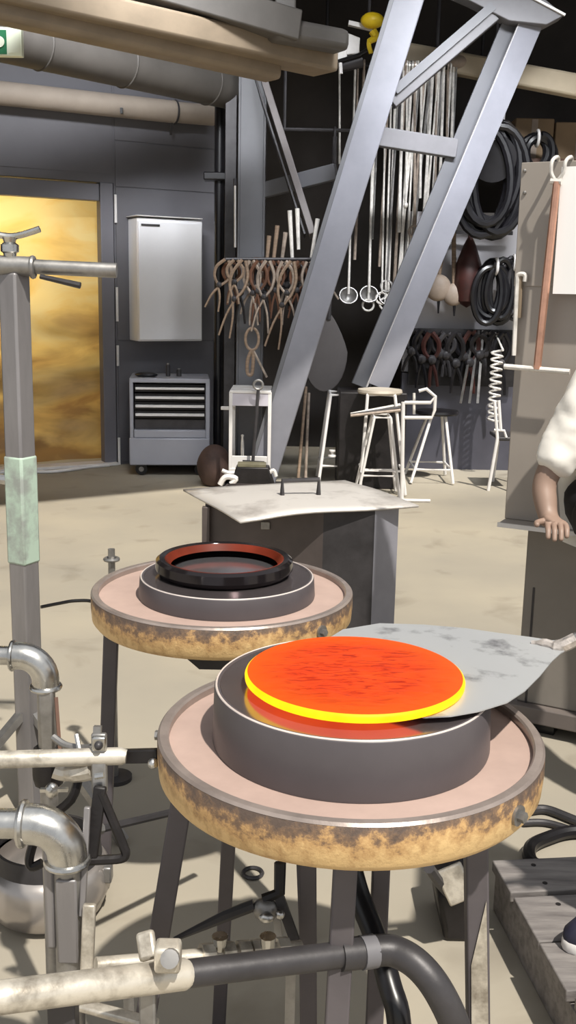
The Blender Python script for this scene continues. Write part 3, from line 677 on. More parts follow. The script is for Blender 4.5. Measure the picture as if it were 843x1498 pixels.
obj('jaw', MB().tube(smooth_path([ay(392, 694, YT - 0.2), ay(400, 688, YT - 0.2), ay(404, 697, YT - 0.2)], 5), 0.014, 8), M_whitef, t)
# brown sack left of trolley
c = ay(314, 680, 7.6); c.z = 0
b = MB().ball((0, 0, 0), (0.13, 0.13, 0.17), 18)
b.v = [V((p.x * (1 + 0.15 * mnoise.noise(p * 9)), p.y, max(p.z, -0.14))) + V((c.x, c.y, 0.14)) for p in b.v]
solo('sack', b, mat('brown_sack', c8(76, 58, 52), 0.7, 0, 0.2, 12, 0.2), 'dark brown sack slumped between drawer cabinet and trolley', 'sack')
# two wooden poles leaning below the paddle
for i, (p0, p1, m) in enumerate((((448, 566), (436, 700), M_wood), ((452, 575), (447, 700), M_rod2))):
    a = ay(*p0, 8.0); b_ = ay(*p1, 7.75); b_.z = 0.0
    tag(solo('wooden_pole', MB().tube([b_, a], 0.012, 8), m, 'slim ' + ('tan' if i == 0 else 'greyish') + ' pole leaning below the big dark paddle', 'pole', 'poles under the paddle'))

# ------------------------------------------------------------------ stools and wire stands
def fr(mb, pts, r, closed=False): return mb.tube(pts, r, 6, closed)
YW = 7.6
def foot(px, py): p = az(px, py, 0.0); return p
# wire stand A (left)
def stand(name, label, quad_top, quad_bot, seat=None, rung=0.2, m=M_whitef, r=0.012, cat='stand', gr=None, seat_r=None, seat_m=None):
    tp = [V(p) for p in quad_top]; bt = [V(p) for p in quad_bot]
    c = sum(bt, V()) / 4; t = thing(name, (c.x, c.y, 0), label, cat, gr)
    for a, b in zip(tp, bt): obj('leg', MB().tube([b, a], r, 8), m, t)
    obj('top_frame', MB().tube([tp[0], tp[1], tp[2], tp[3]], r, 6, True), m, t)
    lo = [b.lerp(a, rung) for a, b in zip(tp, bt)]
    obj('rung_frame', MB().tube(lo, r * 0.9, 6, True), m, t)
    if seat_r:
        cc = sum(tp, V()) / 4
        obj('seat', MB().lathe([(0, -0.01), (seat_r * 0.95, -0.012), (seat_r, 0.0), (seat_r * 0.97, 0.018), (seat_r * 0.6, 0.026), (0, 0.028)], cc + V((0, 0, 0.012)), 28), seat_m, t)
    return t
def quad(px0, px1, py, Y, dep, z=None, sh=0.0):
    a = ay(px0, py, Y); b = ay(px1, py, Y); 
    if z is not None: a.z = b.z = z
    zz = (a.z + b.z) / 2
    return [V((a.x, Y, zz)), V((b.x, Y, zz)), V((b.x + sh, Y + dep, zz)), V((a.x + sh, Y + dep, zz))]
stand('work_stand', 'tall white wire stand, leftmost of the stools and stands', quad(484, 512, 578, 7.7, 0.3), quad(466, 514, 700, 7.6, 0.42, 0.012), rung=0.22, gr='wire stools and stands')
stand('round_stool', 'wire stool with a pale round seat in front of the right slanted column', quad(538, 578, 578, 7.35, 0.25), quad(527, 594, 705, 7.3, 0.42, 0.012), rung=0.24, gr='wire stools and stands', seat_r=0.165, seat_m=mat('pale_seat', c8(206, 196, 180), 0.4, 0.3, 0.1, 8), cat='stool')
stand('low_stand', 'low white wire stand between the two stools', quad(548, 572, 611, 7.2, 0.2), quad(524, 586, 700, 7.15, 0.3, 0.012), rung=0.28, gr='wire stools and stands', r=0.010)
stand('black_seat_stool', 'wire stool with a round black seat right of the stands', quad(632, 652, 608, 7.9, 0.2), quad(602, 664, 690, 7.8, 0.42, 0.012), rung=0.2, gr='wire stools and stands', seat_r=0.17, seat_m=M_black, cat='stool')
# wire box frame held between the stools
t = thing('wire_rack', ay(600, 600, 7.1), 'white square wire frame with a bent back standing beside the round stool', 'frame')
Yf = 7.1
q = [ay(592, 586, Yf), ay(635, 586, Yf), ay(640, 570, Yf), ay(620, 570, Yf)]
obj('back_loop', MB().tube([ay(592, 589, Yf), ay(630, 589, Yf), ay(637, 580, Yf), ay(624, 569, Yf), ay(613, 572, Yf)], 0.012, 8), M_whitef, t)
obj('lower_loop', MB().tube([ay(592, 611, Yf), ay(632, 611, Yf), ay(636, 600, Yf), ay(637, 580, Yf)], 0.012, 8), M_whitef, t)
b = ay(587, 640, Yf); f0 = ay(590, 690, Yf)
obj('post', MB().tube([V((f0.x, Yf, 0)), ay(590, 588, Yf)], 0.014, 8), M_whitef, t)
obj('spindle', MB().tube([ay(606, 575, Yf + 0.05), ay(606, 606, Yf + 0.05)], 0.01, 8).tube([ay(600, 588, Yf + 0.05), ay(612, 588, Yf + 0.05)], 0.009, 8), M_rod, t)
obj('foot', MB().tube([V((f0.x - 0.15, Yf, 0.012)), V((f0.x + 0.2, Yf, 0.012))], 0.012, 8).tube([V((f0.x, Yf - 0.15, 0.012)), V((f0.x, Yf + 0.2, 0.012))], 0.012, 8), M_whitef, t)
# bundle of bars lying on the stands
for i in range(3):
    tag(solo('loose_bar', MB().tube([ay(513, 606 + i * 5 - 4 * i, 7.32 - 0.04 * i), ay(586, 592 + i * 4, 7.36 - 0.04 * i)], 0.011, 8), (M_rod, M_dark, M_rod2)[i], ('bright', 'dark', 'brownish')[i] + ' loose bar lying across the wire stands', 'bar', 'bars across the stands'))
# small valve on left stand rung
p = ay(486, 668, 7.62)
solo('small_valve', MB().lathe([(0, 0), (0.03, 0), (0.03, 0.012), (0.01, 0.016), (0.01, 0.035), (0.024, 0.04), (0.024, 0.05), (0, 0.052)], p, 14), M_whitef, 'small pale valve knob on the rung of the leftmost stand', 'valve')
# chair at right with coil behind
t = thing('wire_chair', foot(735, 694), 'white wire chair partly behind the beige sheet at right', 'chair')
Yk = 7.6
b = [ay(716, 694, Yk), ay(745, 694, Yk), ay(745, 690, Yk + 0.4), ay(722, 690, Yk + 0.4)]
tp = [ay(728, 642, Yk), ay(758, 642, Yk), ay(758, 642, Yk + 0.35), ay(730, 642, Yk + 0.35)]
for p in b: p.z = 0.0
for p in tp: p.z = tp[0].z
for a_, b_ in zip(b, tp): obj('leg', MB().tube([a_, b_], 0.013, 8), M_whitef, t)
cs = sum(tp, V()) / 4
obj('seat', MB().box(cs, (0.22, 0.36, 0.03)), M_dark, t, 0.01)
obj('back_frame', MB().tube([tp[0], ay(724, 588, Yk), ay(730, 586, Yk), ay(733, 630, Yk)], 0.012, 8), M_whitef, t)
obj('arm', MB().tube([ay(723, 629, Yk), ay(738, 630, Yk), ay(741, 640, Yk)], 0.010, 8), M_whitef, t)

# ------------------------------------------------------------------ right tool bay
YB2 = 8.42
ba = ay(598, 487, YB2); bb = ay(752, 487, YB2); ba.z = bb.z = ay(680, 486, YB2).z
t = thing('tool_bar', ba.lerp(bb, 0.5), 'dark bar carrying the row of black tongs on the right board', 'rail')
obj('bar', MB().bar(ba, bb, 0.03, 0.05), M_blackm, t)
obj('bracket', MB().box((ba.x + 0.15, YB2 + 0.06, ba.z), (0.03, 0.10, 0.03)).box((bb.x - 0.15, YB2 + 0.06, ba.z), (0.03, 0.10, 0.03)), M_blackm, t)
q0 = ay(600, 480, 8.49); q1 = ay(752, 566, 8.49)
tag(solo('tool_board', MB().box(((q0.x + q1.x) / 2, 8.485, (q0.z + q1.z) / 2), (q1.x - q0.x, 0.02, q0.z - q1.z)), M_blackm, 'black board behind the row of dark tongs', 'board'))
GT = 'dark tongs on the right tool bar'
for i, px in enumerate((606, 618, 630, 642, 654, 666, 678, 690, 702, 714, 726, 738)):
    p = ay(px, 487, YB2 - 0.035 - 0.012 * (i % 3)); p.z = ba.z + R.uniform(-0.01, 0.015)
    m = (M_blackm, M_black, M_red, M_blackm, M_dark)[i % 5]
    shears(p, R.uniform(0.32, 0.5), R.uniform(0.03, 0.06), m, R.uniform(-0.12, 0.12), ('dark red' if m is M_red else 'black' if m is not M_dark else 'dark grey') + ' tongs, ' + ords[i] + ' from the left on the right tool bar', GT, 'tongs', 'tongs', r=0.024, bow=0.06)
# upper bar with ladles and round moulds
ua = ay(640, 345, YB2); ub = ay(750, 345, YB2); ua.z = ub.z = ay(690, 340, YB2).z
t = thing('ladle_bar', ua.lerp(ub, 0.5), 'upper bar on the pale board holding wooden ladles and cables', 'rail')
obj('bar', MB().bar(ua, ub, 0.02, 0.03), M_dark, t)
obj('bracket', MB().box((ua.x + 0.05, YB2 + 0.06, ua.z), (0.03, 0.10, 0.02)).box((ub.x - 0.05, YB2 + 0.06, ua.z), (0.03, 0.10, 0.02)), M_dark, t)
M_bowl = mat('pale_wood_bowl', c8(156, 140, 126), 0.55, 0, 0.12, 10)
for i, (px, py, rr, px2) in enumerate(((641, 421, 0.105, 652), (664, 431, 0.088, 664))):
    c = ay(px, py, YB2 - 0.10)
    t = thing('wooden_ladle', c - V((0, 0, rr)), 'pale round wooden ladle, the ' + ('larger left' if i == 0 else 'smaller right') + ' one of the hanging pair', 'ladle', 'wooden ladles')
    obj('bowl', MB().ball(c, (rr, rr * 0.6, rr), 18), M_bowl, t)
    tp = ay(px2, 345, YB2 - 0.03); tp.z = ua.z - 0.01
    obj('handle', MB().tube([c + V((0, 0, rr * 0.8)), tp], 0.018, 8), M_wood, t)
    obj('drip', MB().tube([c + V((0.01, 0, -rr * 0.9)), c + V((0.012, 0, -rr * 1.9))], [0.014, 0.006], 8), M_black, t)
c = ay(685, 405, YB2 - 0.09)
t = thing('round_mould', c - V((0, 0, 0.2)), 'dark red pear-shaped mould hanging right of the wooden ladles', 'mould')
obj('body', MB().lathe([(0, -0.24), (0.09, -0.19), (0.115, -0.05), (0.10, 0.10), (0.05, 0.24), (0.02, 0.30), (0, 0.30)], c, 20), M_red, t)
obj('handle', MB().tube([c + V((0, 0, 0.28)), V((c.x, YB2 - 0.03, ua.z))], 0.014, 8), M_red, t)
# coiled hoses
def coil(name, c, rx, rz, n, r, m, label, dx=0.02, dz=0.02, cat='hose'):
    pts = []
    for i in range(n * 24 + 1):
        a = 2 * math.pi * i / 24 + math.pi / 2; k = i / 24
        w = 1 + 0.16 * math.sin(k * 2.3)
        pts.append(c + V((rx * w * math.cos(a) + dx * math.sin(k * 1.7), -0.015 * k + 0.01 * math.sin(a * 2), rz * (1 + 0.12 * math.sin(k * 3.1)) * math.sin(a) - dz * math.sin(k * 2.2))))
    t = thing(name, c - V((0, 0, rz)), label, cat)
    obj('loops', MB().tube(pts, r, 8), m, t)
    obj('tie', MB().ring(c + V((0, -0.01 * n, rz * 0.92)), 0.06, 0.012, Matrix.Rotation(math.pi / 2, 3, 'Y'), 14, 6), M_whitef, t)
    return t
hc = ay(716, 262, 8.1)
coil('hose_coil', hc, 0.19, 0.36, 10, 0.031, M_black, 'big black hose coil hanging right of the right slanted column', 0.06, 0.02)
t = thing('hose_reel', ay(722, 240, 8.25), 'black drum the big hose coil hangs on', 'reel')
obj('drum', MB().tube([ay(722, 232, 8.0), ay(722, 232, 8.4)], 0.17, 24), M_black, t)
obj('arm', MB().bar(ay(722, 232, 8.4), ay(722, 232, 9.56), 0.08, 0.08), M_blackm, t)
coil('cable_coil', ay(722, 425, YB2 - 0.12), 0.10, 0.20, 7, 0.026, M_black, 'black cable coil hanging beside the dark red mould', 0.06, 0.03, 'cable')
coil('cable_coil', ay(748, 420, YB2 - 0.12), 0.07, 0.2, 5, 0.016, M_dark, 'dark grey cable coil hanging against the beige sheet edge', 0.04, 0.03, 'cable')
coil('cable_coil', ay(783, 225, 8.6), 0.11, 0.12, 5, 0.03, M_black, 'thick black cable coil resting before the brown boxes', 0.03, 0.01, 'cable')
# spring-like chain of steel links
c0 = ay(728, 512, YB2 - 0.16)
t = thing('spring_coil', ay(728, 610, YB2 - 0.16), 'bright steel spring hanging near the wire chair', 'spring')
pts = [c0 + V((0.045 * math.cos(i * 0.7), 0.045 * math.sin(i * 0.7), -0.0058 * i)) for i in range(100)]
obj('coil', MB().tube(pts, 0.009, 6), M_rod, t)
obj('hook', MB().tube([c0 + V((0.045, 0, 0)), V((c0.x, YB2 - 0.03, ba.z))], 0.008, 6), M_rod, t)
# hammered tools bundle: silver strands against the dado
for i, (px, dx) in enumerate(((690, -16), (697, -10), (703, -4))):
    tag(solo('steel_strip', MB().bar(ay(px + 4, 483, YB2 - 0.028), ay(px + dx, 590, YB2 - 0.12), 0.02, 0.006), M_galvd, ('left', 'middle', 'right')[i] + ' one of three slim steel strips hanging over the dark panel', 'strip', 'steel strips on the tool bar'))
# shelf beam with boxes, top right
a = ay(596, 80, 8.7); b_ = ay(900, 137, 8.1)
t = thing('shelf_beam', b_, 'pale beige beam across the top right behind the head plate', 'beam')
obj('beam', MB().bar(a, b_ + (b_ - a), 0.16, 0.16), mat('beige_beam_paint', c8(190, 176, 152), 0.6, 0, 0.1, 3), t, 0.02)
for fpx in (0.15, 0.95):
    p = a.lerp(b_, fpx); obj('hanger', MB().tube([p, V((p.x, p.y, ROOF_Z))], 0.015, 8), M_dark, t)
solo('sack_roll', MB().ball(ay(672, 92, 8.5), (0.10, 0.07, 0.06), 14), M_bowl, 'pale rolled bundle lying on the beige beam', 'bundle')
zsh = ay(800, 236, 8.9).z
t = thing('high_shelf', (1.75, 8.95, zsh), 'high dark shelf carrying brown boxes behind the beige sheet', 'shelf')
obj('board', MB().box((2.2, 9.05, zsh - 0.02), (1.5, 0.7, 0.035)), M_woodd, t, 0.003)
obj('bracket', MB().box((1.5, 9.2, zsh - 0.12), (0.04, 0.6, 0.18)).box((2.8, 9.2, zsh - 0.12), (0.04, 0.6, 0.18)), M_dark, t)
for i, (p0, p1) in enumerate((((755, 172), (808, 232)), ((814, 178), (880, 233)))):
    u = ay(*p0, 8.85); v_ = ay(*p1, 8.85)
    b = thing('cardboard_box', ((u.x + v_.x) / 2, 9.0, zsh), ('left' if i == 0 else 'right') + ' brown cardboard box on the high shelf', 'box', 'cardboard boxes on the high shelf')
    obj('carton', MB().box(((u.x + v_.x) / 2, 9.0, (u.z + zsh) / 2), (v_.x - u.x, 0.3, u.z - zsh - 0.002)), M_card, b, 0.01)
    obj('tape', MB().box(((u.x + v_.x) / 2, 8.848, (u.z + zsh) / 2), (0.05, 0.004, u.z - zsh - 0.02)), M_bowl, b)
u = ay(705, 163, 8.3); v_ = ay(738, 200, 8.3)
t = thing('junction_box', (u.x, 8.35, v_.z), 'pale grey junction box beside the right slanted column', 'box')
obj('housing', MB().box(((u.x + v_.x) / 2, 8.35, (u.z + v_.z) / 2), (v_.x - u.x, 0.1, u.z - v_.z)), M_light, t, 0.008)
obj('conduit', MB().tube([((u.x + v_.x) / 2, 8.36, u.z), ((u.x + v_.x) / 2, 8.36, ROOF_Z)], 0.012, 8), M_dark, t)

# ------------------------------------------------------------------ lidded metal bin behind the tables
def ad(px, py, d): return CP + ray(px, py) * d
ZL = 0.63
l0, l1, l2, l3 = az(268, 715, ZL), az(352, 757, ZL), az(613, 738, ZL), az(470, 700, ZL)
l3 = l0 + (l2 - l1) * 1.0
u = (l2 - l1).normalized(); v = (l0 - l1).normalized()
ctr = (l0 + l2) / 2
t = thing('lidded_bin', V((ctr.x, ctr.y, 0)), 'brown grey metal bin with a bent pale sheet lid and handle', 'bin')
lid = MB(); N = 10; vs = []
for i in range(N + 1):
    for j in range(N + 1):
        a, b = i / N, j / N
        p = l1 + (l2 - l1) * a + (l0 - l1) * b
        p.z += -0.035 * (1 - min(1, 4 * a)) * (1 - b) * 0.3 + 0.02 * math.sin(math.pi * a) * math.sin(math.pi * b) + 0.010 * mnoise.noise(p * 3)
        vs.append(p)
fs = [(i * (N + 1) + j, (i + 1) * (N + 1) + j, (i + 1) * (N + 1) + j + 1, i * (N + 1) + j + 1) for i in range(N) for j in range(N)]
lo = obj('lid', lid.add(vs, fs), M_binlid, t, 0, 60); m_ = lo.modifiers.new('thick', 'SOLIDIFY'); m_.thickness = 0.008
hc = az(440, 722, ZL + 0.02)
h0, h1 = az(413, 726, ZL + 0.015), az(466, 724, ZL + 0.015)
obj('handle', MB().tube([h0, h0 + V((0, 0, 0.062)), h1 + V((0, 0, 0.062)), h1], 0.010, 8), M_dark, lo)
# body: upright walls below the lid
b0 = az(300, 748, ZL - 0.03); b1 = az(470, 760, ZL - 0.03); b2 = az(583, 746, ZL - 0.03)
fx = V((b1.x - b0.x, b1.y - b0.y, 0)); bx = V((b2.x - b1.x, b2.y - b1.y, 0))
fx2 = V((b2.x - b0.x, 0, 0))
c0 = V((ad(300, 760, 4.0).x, 3.92, 0)); c1 = V((ad(474, 760, 3.85).x, 3.80, 0)); c2 = V((ad(548, 760, 3.95).x, 3.84, 0)); c3 = V((ad(584, 760, 4.0).x, 3.93, 0))
c4 = c3 + V((-0.10, 0.42, 0)); c5 = c0 + V((0.06, 0.42, 0))
hb = V((0, 0, ZL - 0.012))
def wall_piece(p, q, nm, m): obj(nm, MB().prism([p, q, q + hb, p + hb], ((q - p).cross(V((0, 0, 1)))).normalized() * -0.01), m, t)
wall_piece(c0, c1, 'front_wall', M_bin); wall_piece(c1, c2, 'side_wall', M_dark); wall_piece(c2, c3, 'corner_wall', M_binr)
wall_piece(c3, c4, 'side_wall', M_bin); wall_piece(c4, c5, 'back_wall', M_bin); wall_piece(c5, c0, 'side_wall', M_bin)
q = ad(388, 773, 3.9); obj('latch', MB().box((q.x, c0.lerp(c1, 0.5).y - 0.004, q.z), (0.035, 0.02, 0.03)), M_galvd, t, 0.003)
q = c0 + (c1 - c0) * 0.02; obj('corner_angle', MB().box(q + V((-0.005, -0.012, ZL / 2 - 0.01)), (0.03, 0.03, ZL - 0.03)), M_bin, t, 0.003)

# ------------------------------------------------------------------ round casting tables
def make_table(cx, cy, legs, lab):
    t = thing('casting_table', (cx, cy, 0), lab, 'table', 'round casting tables')
    C0 = (cx, cy, 0)
    Ro = 0.3015
    obj('rim', MB().lathe([(0.284, 0.746), (0.287, 0.7495), (0.297, 0.7505), (Ro, 0.746), (0.3015, 0.715), (0.2995, 0.690), (0.292, 0.680), (0.27, 0.676), (0.27, 0.70), (0.284, 0.736)], C0, 96), M_rim, t, 0, 50)
    obj('rim_top', MB().lathe([(0.2835, 0.7365), (0.2835, 0.7485), (0.2865, 0.7515), (0.2975, 0.7515), (0.3012, 0.7475), (0.2965, 0.7475), (0.2875, 0.7475), (0.2865, 0.7365)], C0, 96), M_rimtop, t, 0, 40)
    obj('bed', MB().lathe([(0, 0.7375), (0.284, 0.7375), (0.284, 0.70), (0, 0.70)], C0, 72), M_bed, t)
    obj('underplate', MB().lathe([(0, 0.70), (0.26, 0.70), (0.26, 0.684), (0, 0.684)], C0, 48), M_dark, t)
    for a in (math.radians(-42), math.radians(173), math.radians(60)):
        p = V((cx + math.cos(a) * Ro, cy + math.sin(a) * Ro, 0.716)); d = V((math.cos(a), math.sin(a), 0))
        bo = obj('bolt', MB().lathe([(0, -0.004), (0.015, -0.004), (0.015, 0.004), (0.0, 0.004)], p, 16, d.to_track_quat('Z', 'Y').to_matrix()).lathe([(0, 0.004), (0.008, 0.004), (0.008, 0.013), (0, 0.014)], p, 6, d.to_track_quat('Z', 'Y').to_matrix()), M_galvd, t)
    for (ax, ay_, bx_, by_, w_, d_) in legs:
        obj('leg', MB().bar((cx + ax, cy + ay_, 0.684), (cx + bx_, cy + by_, 0.0), w_, d_, (0, 1, 0)), M_legs, t, 0.003)
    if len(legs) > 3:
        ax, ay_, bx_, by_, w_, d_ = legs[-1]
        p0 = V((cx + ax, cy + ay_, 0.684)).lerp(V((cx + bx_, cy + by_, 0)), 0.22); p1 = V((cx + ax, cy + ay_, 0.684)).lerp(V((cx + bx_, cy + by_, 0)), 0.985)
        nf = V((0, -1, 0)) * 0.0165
        obj('sunlit_patch', MB().prism([p0 + nf + V((0.012, 0, 0)), p0.lerp(p1, 0.2) + nf + V((-0.012, 0, 0)), p1 + nf + V((-0.015, 0, 0)), p1 + nf + V((0.015, 0, 0))], (0, -0.0015, 0)), M_lite, t)  # sunlight on the lower leg, put in as a pale plate
    return t
M_legs = mat('leg_iron', c8(90, 85, 88), 0.5, 0.25, 0.15, 5.0, 0.04)
tx, ty = 0.104, 1.513
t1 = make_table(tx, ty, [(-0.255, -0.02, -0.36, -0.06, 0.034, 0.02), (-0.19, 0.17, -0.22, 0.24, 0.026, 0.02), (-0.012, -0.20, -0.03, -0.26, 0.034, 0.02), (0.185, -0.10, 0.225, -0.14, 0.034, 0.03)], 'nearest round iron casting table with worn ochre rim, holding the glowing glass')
t2 = make_table(-0.148, 2.29, [(-0.255, -0.02, -0.285, -0.04, 0.034, 0.02), (0.17, -0.17, 0.21, -0.24, 0.034, 0.02), (0.08, 0.24, 0.12, 0.30, 0.034, 0.02)], 'farther round iron casting table carrying the empty ring mould')
q = V((-0.148, 2.29, 0.66)); obj('bracket', MB().prism([q + V((-0.12, -0.16, 0.02)), q + V((0.10, -0.16, 0.02)), q + V((0.06, -0.16, -0.05)), q + V((-0.04, -0.16, -0.05))], (0, 0.3, 0)), M_dark, t2)
# mould on the near table
def mould(nm, cx, cy, R0, z0, z1, lab):
    t = thing(nm, (cx, cy, z0), lab, 'mould', None)
    h = z1 - z0
    obj('body', MB().lathe([(0, 0), (R0 + 0.002, 0), (R0 + 0.003, 0.004), (R0, h - 0.003), (R0 - 0.001, h - 0.001), (R0 - 0.003, h), (R0 - 0.008, h), (R0 - 0.010, h - 0.004), (0.0, h - 0.004)], (cx, cy, z0), 96), M_mold, t, 0, 40)
    obj('lip', MB().lathe([(R0 - 0.0045, h - 0.002), (R0 - 0.0045, h + 0.0005), (R0 - 0.0030, h + 0.0012), (R0 - 0.0015, h + 0.0002), (R0 - 0.001, h - 0.002)], (cx, cy, z0), 96), mat('lip_highlight', c8(225, 214, 208), 0.35, 0.3, 0.08, 14), t)  # pale lip colour paints in the highlight along the mould's edge
    obj('top_plate', MB().lathe([(0, h - 0.0045), (R0 - 0.009, h - 0.0045), (R0 - 0.009, h - 0.0012), (0, h - 0.0012)], (cx, cy, z0), 72), M_moldt, t)
    return t
mould('graphite_mould', 0.105, 1.509, 0.2140, 0.738, 0.8285, 'thick dark grey round mould on the nearest table under the hot glass')
mk = mould('low_mould', -0.137, 2.28, 0.200, 0.738, 0.785, 'low dark round mould on the farther table')
# glossy ring dish with dull red inner edge on the low mould
rc = V((-0.145, 2.30, 0.7865))
t = thing('ring_dish', rc, 'shiny black ring dish with a dull red inner glow on the farther table', 'dish')
obj('ring', MB().lathe([(0.118, 0.0), (0.150, 0.0), (0.160, 0.012), (0.158, 0.030), (0.150, 0.036), (0.138, 0.034), (0.126, 0.018)], rc, 72), mat('glossy_black_iron', c8(46, 42, 44), 0.12, 0.6, 0.1, 5), t)
obj('red_edge', MB().lathe([(0.1265, 0.0185), (0.1375, 0.0335), (0.1345, 0.0335), (0.1235, 0.0185)], rc, 72), emat('dull_red_heat', (0.02, 0.003, 0.002), (0.6, 0.08, 0.04), 0.45, 5), t)
obj('floor_plate', MB().lathe([(0, 0.004), (0.12, 0.004), (0.12, 0.001), (0, 0.001)], rc, 48), mat('polished_plate', c8(190, 190, 195), 0.15, 0.9, 0.05, 4), t)

# hot glass disc and the paddle it lies on
ZP = 0.8365
GLASS = (0.1075, 1.495, 0.1692, ZP + 0.0032)
gx, gy, gr_, gz = GLASS
M_hot = emat('molten_glass_top', (0.86, 0.058, 0.010), (0.95, 0.082, 0.010), 1.0, 9, (1, 2.4, 1))
M_under = emat('molten_glass_underside', (1.3, 0.12, 0.03), (1.4, 0.16, 0.03), 1.3, 9)
def heat_lines(m):
    # cooler wrinkles and hotter margin of the disc
    nt = m.node_tree; b = nt.nodes['Principled BSDF']; L = nt.links.new
    src = b.inputs['Emission Color'].links[0].from_socket
    tc = nt.nodes.new('ShaderNodeTexCoord')
    mp = nt.nodes.new('ShaderNodeMapping'); mp.inputs['Scale'].default_value = (20, 95, 10); L(tc.outputs['Object'], mp.inputs[0])
    n = nt.nodes.new('ShaderNodeTexNoise'); n.inputs['Scale'].default_value = 1.0; n.inputs['Detail'].default_value = 5; n.inputs['Distortion'].default_value = 1.6
    L(mp.outputs[0], n.inputs['Vector'])
    r1 = nt.nodes.new('ShaderNodeValToRGB'); e = r1.color_ramp.elements
    e[0].position = 0.36; e[0].color = (0.55, 0.25, 0.4, 1); e[1].position = 0.50; e[1].color = (1, 1, 1, 1)
    L(n.outputs['Fac'], r1.inputs[0])
    mx = nt.nodes.new('ShaderNodeMixRGB'); mx.blend_type = 'MULTIPLY'; mx.inputs[0].default_value = 1.0
    L(src, mx.inputs[1]); L(r1.outputs[0], mx.inputs[2])
    ln = nt.nodes.new('ShaderNodeVectorMath'); ln.operation = 'LENGTH'; L(tc.outputs['Object'], ln.inputs[0])
    mr = nt.nodes.new('ShaderNodeMapRange'); mr.inputs['From Min'].default_value = 0.10; mr.inputs['From Max'].default_value = 0.175; L(ln.outputs['Value'], mr.inputs[0])
    m2 = nt.nodes.new('ShaderNodeMixRGB'); L(mr.outputs[0], m2.inputs[0]); L(mx.outputs[0], m2.inputs[1]); m2.inputs[2].default_value = (1.0, 0.12, 0.006, 1)
    L(m2.outputs[0], b.inputs['Emission Color'])
heat_lines(M_hot)
M_edge = emat('molten_glass_edge', (1.5, 0.80, 0.004), (1.6, 0.92, 0.01), 1.0, 20)
t = thing('molten_glass', (gx, gy, gz), 'glowing orange disc of molten glass with a bright yellow rim', 'glass')
disc = MB(); NR, NA = 40, 96; vs = [V((gx, gy, gz + 0.0165))]; fs = []
for i in range(1, NR + 1):
    f = i / NR; r = (gr_ - 0.004) * f
    for j in range(NA):
        a = 2 * math.pi * j / NA; x, y = gx + r * math.cos(a), gy + r * math.sin(a)
        wr = max(0, min(1, (gy + 0.03 - y) / 0.06)); ed_ = 1 - f ** 8
        z = gz + 0.0165 + ed_ * (0.0011 + 0.0017 * wr) * mnoise.noise(V((x * 26, y * 85, 0.3))) * (1.4) + ed_ * 0.0008 * mnoise.noise(V((x * 70, y * 170, 2))) - 0.003 * f ** 10
        vs.append(V((x, y, z)))
for j in range(NA): fs.append((0, 1 + j, 1 + (j + 1) % NA))
for i in range(NR - 1):
    for j in range(NA):
        a0 = 1 + i * NA; a1 = 1 + (i + 1) * NA; fs.append((a0 + j, a1 + j, a1 + (j + 1) % NA, a0 + (j + 1) % NA))
obj('top_skin', disc.add(vs, fs), M_hot, t, 0, 60)
obj('underside', MB().lathe([(0.0, 0.001), (gr_ - 0.004, 0.0)], (gx, gy, gz), 72), M_under, t, recalc=False)
obj('glowing_rim', MB().lathe([(gr_ - 0.004, 0.0), (gr_ - 0.0005, 0.003), (gr_, 0.008), (gr_ - 0.0015, 0.0115), (gr_ - 0.004, 0.0135)], (gx, gy, gz), 96), M_edge, t, 0, 60)

t = thing('glass_paddle', az(640, 1000, ZP), 'pale grey sheet metal paddle sliding under the hot glass disc', 'paddle')
outl = [(560, 1034), (505, 1012), (474, 985), (466, 958), (476, 938), (502, 922), (556, 913), (620, 915), (680, 920), (728, 927), (775, 933), (808, 938), (834, 938), (836, 948), (820, 957), (808, 968), (790, 990), (768, 1012), (742, 1029), (700, 1042), (660, 1049), (620, 1051)]
pts = [az(px, py, ZP + 0.001) for px, py in outl]
M_pad = mat('paddle_sheet', c8(180, 182, 184), 0.42, 0.35, 0.1, 9.0, 0.03, 30, col2=c8(104, 104, 108), lo=0.33, hi=0.45, detail=7)
obj('blade', MB().prism(pts, (0, 0, 0.0018)), M_pad, t)
h0 = az(818, 946, ZP + 0.006); DH = (MC.transposed() @ (h0 - CP)).z * -1.0 - 0.006
H0 = ad(843, 935, DH)
obj('socket', MB().tube(smooth_path([az(778, 940, ZP + 0.004), az(800, 941, ZP + 0.007), h0, H0], 4), [0.004] * 3 + [0.008] * 4 + [0.012] * 6, 8), mat('weld_bead', c8(188, 180, 174), 0.4, 0.5, 0.3, 60, 0.3), t)
hd = (H0 - h0).normalized()
obj('handle', MB().tube([H0 - hd * 0.02, H0 + hd * 1.1], 0.011, 10), M_galvd, t)

# ------------------------------------------------------------------ right: base cabinet, bench sheet, tall sheet, rods, paper
E0 = V((0.6737, 3.1457, 0)); ED = V((0.889, -0.459, 0)).normalized(); EO = V((ED.y, -ED.x, 0))      # EO points to the viewer side
if EO.y > 0: EO = -EO
ROTE = Matrix((ED, -EO, V((0, 0, 1)))).transposed()
ZB = 0.73
def eb(mb, s0, s1, o0, o1, z0, z1): return mb.box(E0 + ED * ((s0 + s1) / 2) + EO * ((o0 + o1) / 2) + V((0, 0, (z0 + z1) / 2)), (s1 - s0, abs(o1 - o0), z1 - z0), ROTE)
t = thing('bench_base', E0 + ED * 0.8 - EO * 0.4, 'grey steel bench base under the tall beige sheet', 'cabinet')
obj('body', eb(MB(), 0.05, 2.0, -0.13, -0.55, 0.10, ZB - 0.012), M_base, t, 0.006)
obj('plinth', eb(MB(), 0.03, 2.0, -0.095, -0.55, 0.045, 0.10), mat('bench_plinth', c8(108, 100, 96), 0.5, 0, 0.1, 3), t, 0.004)
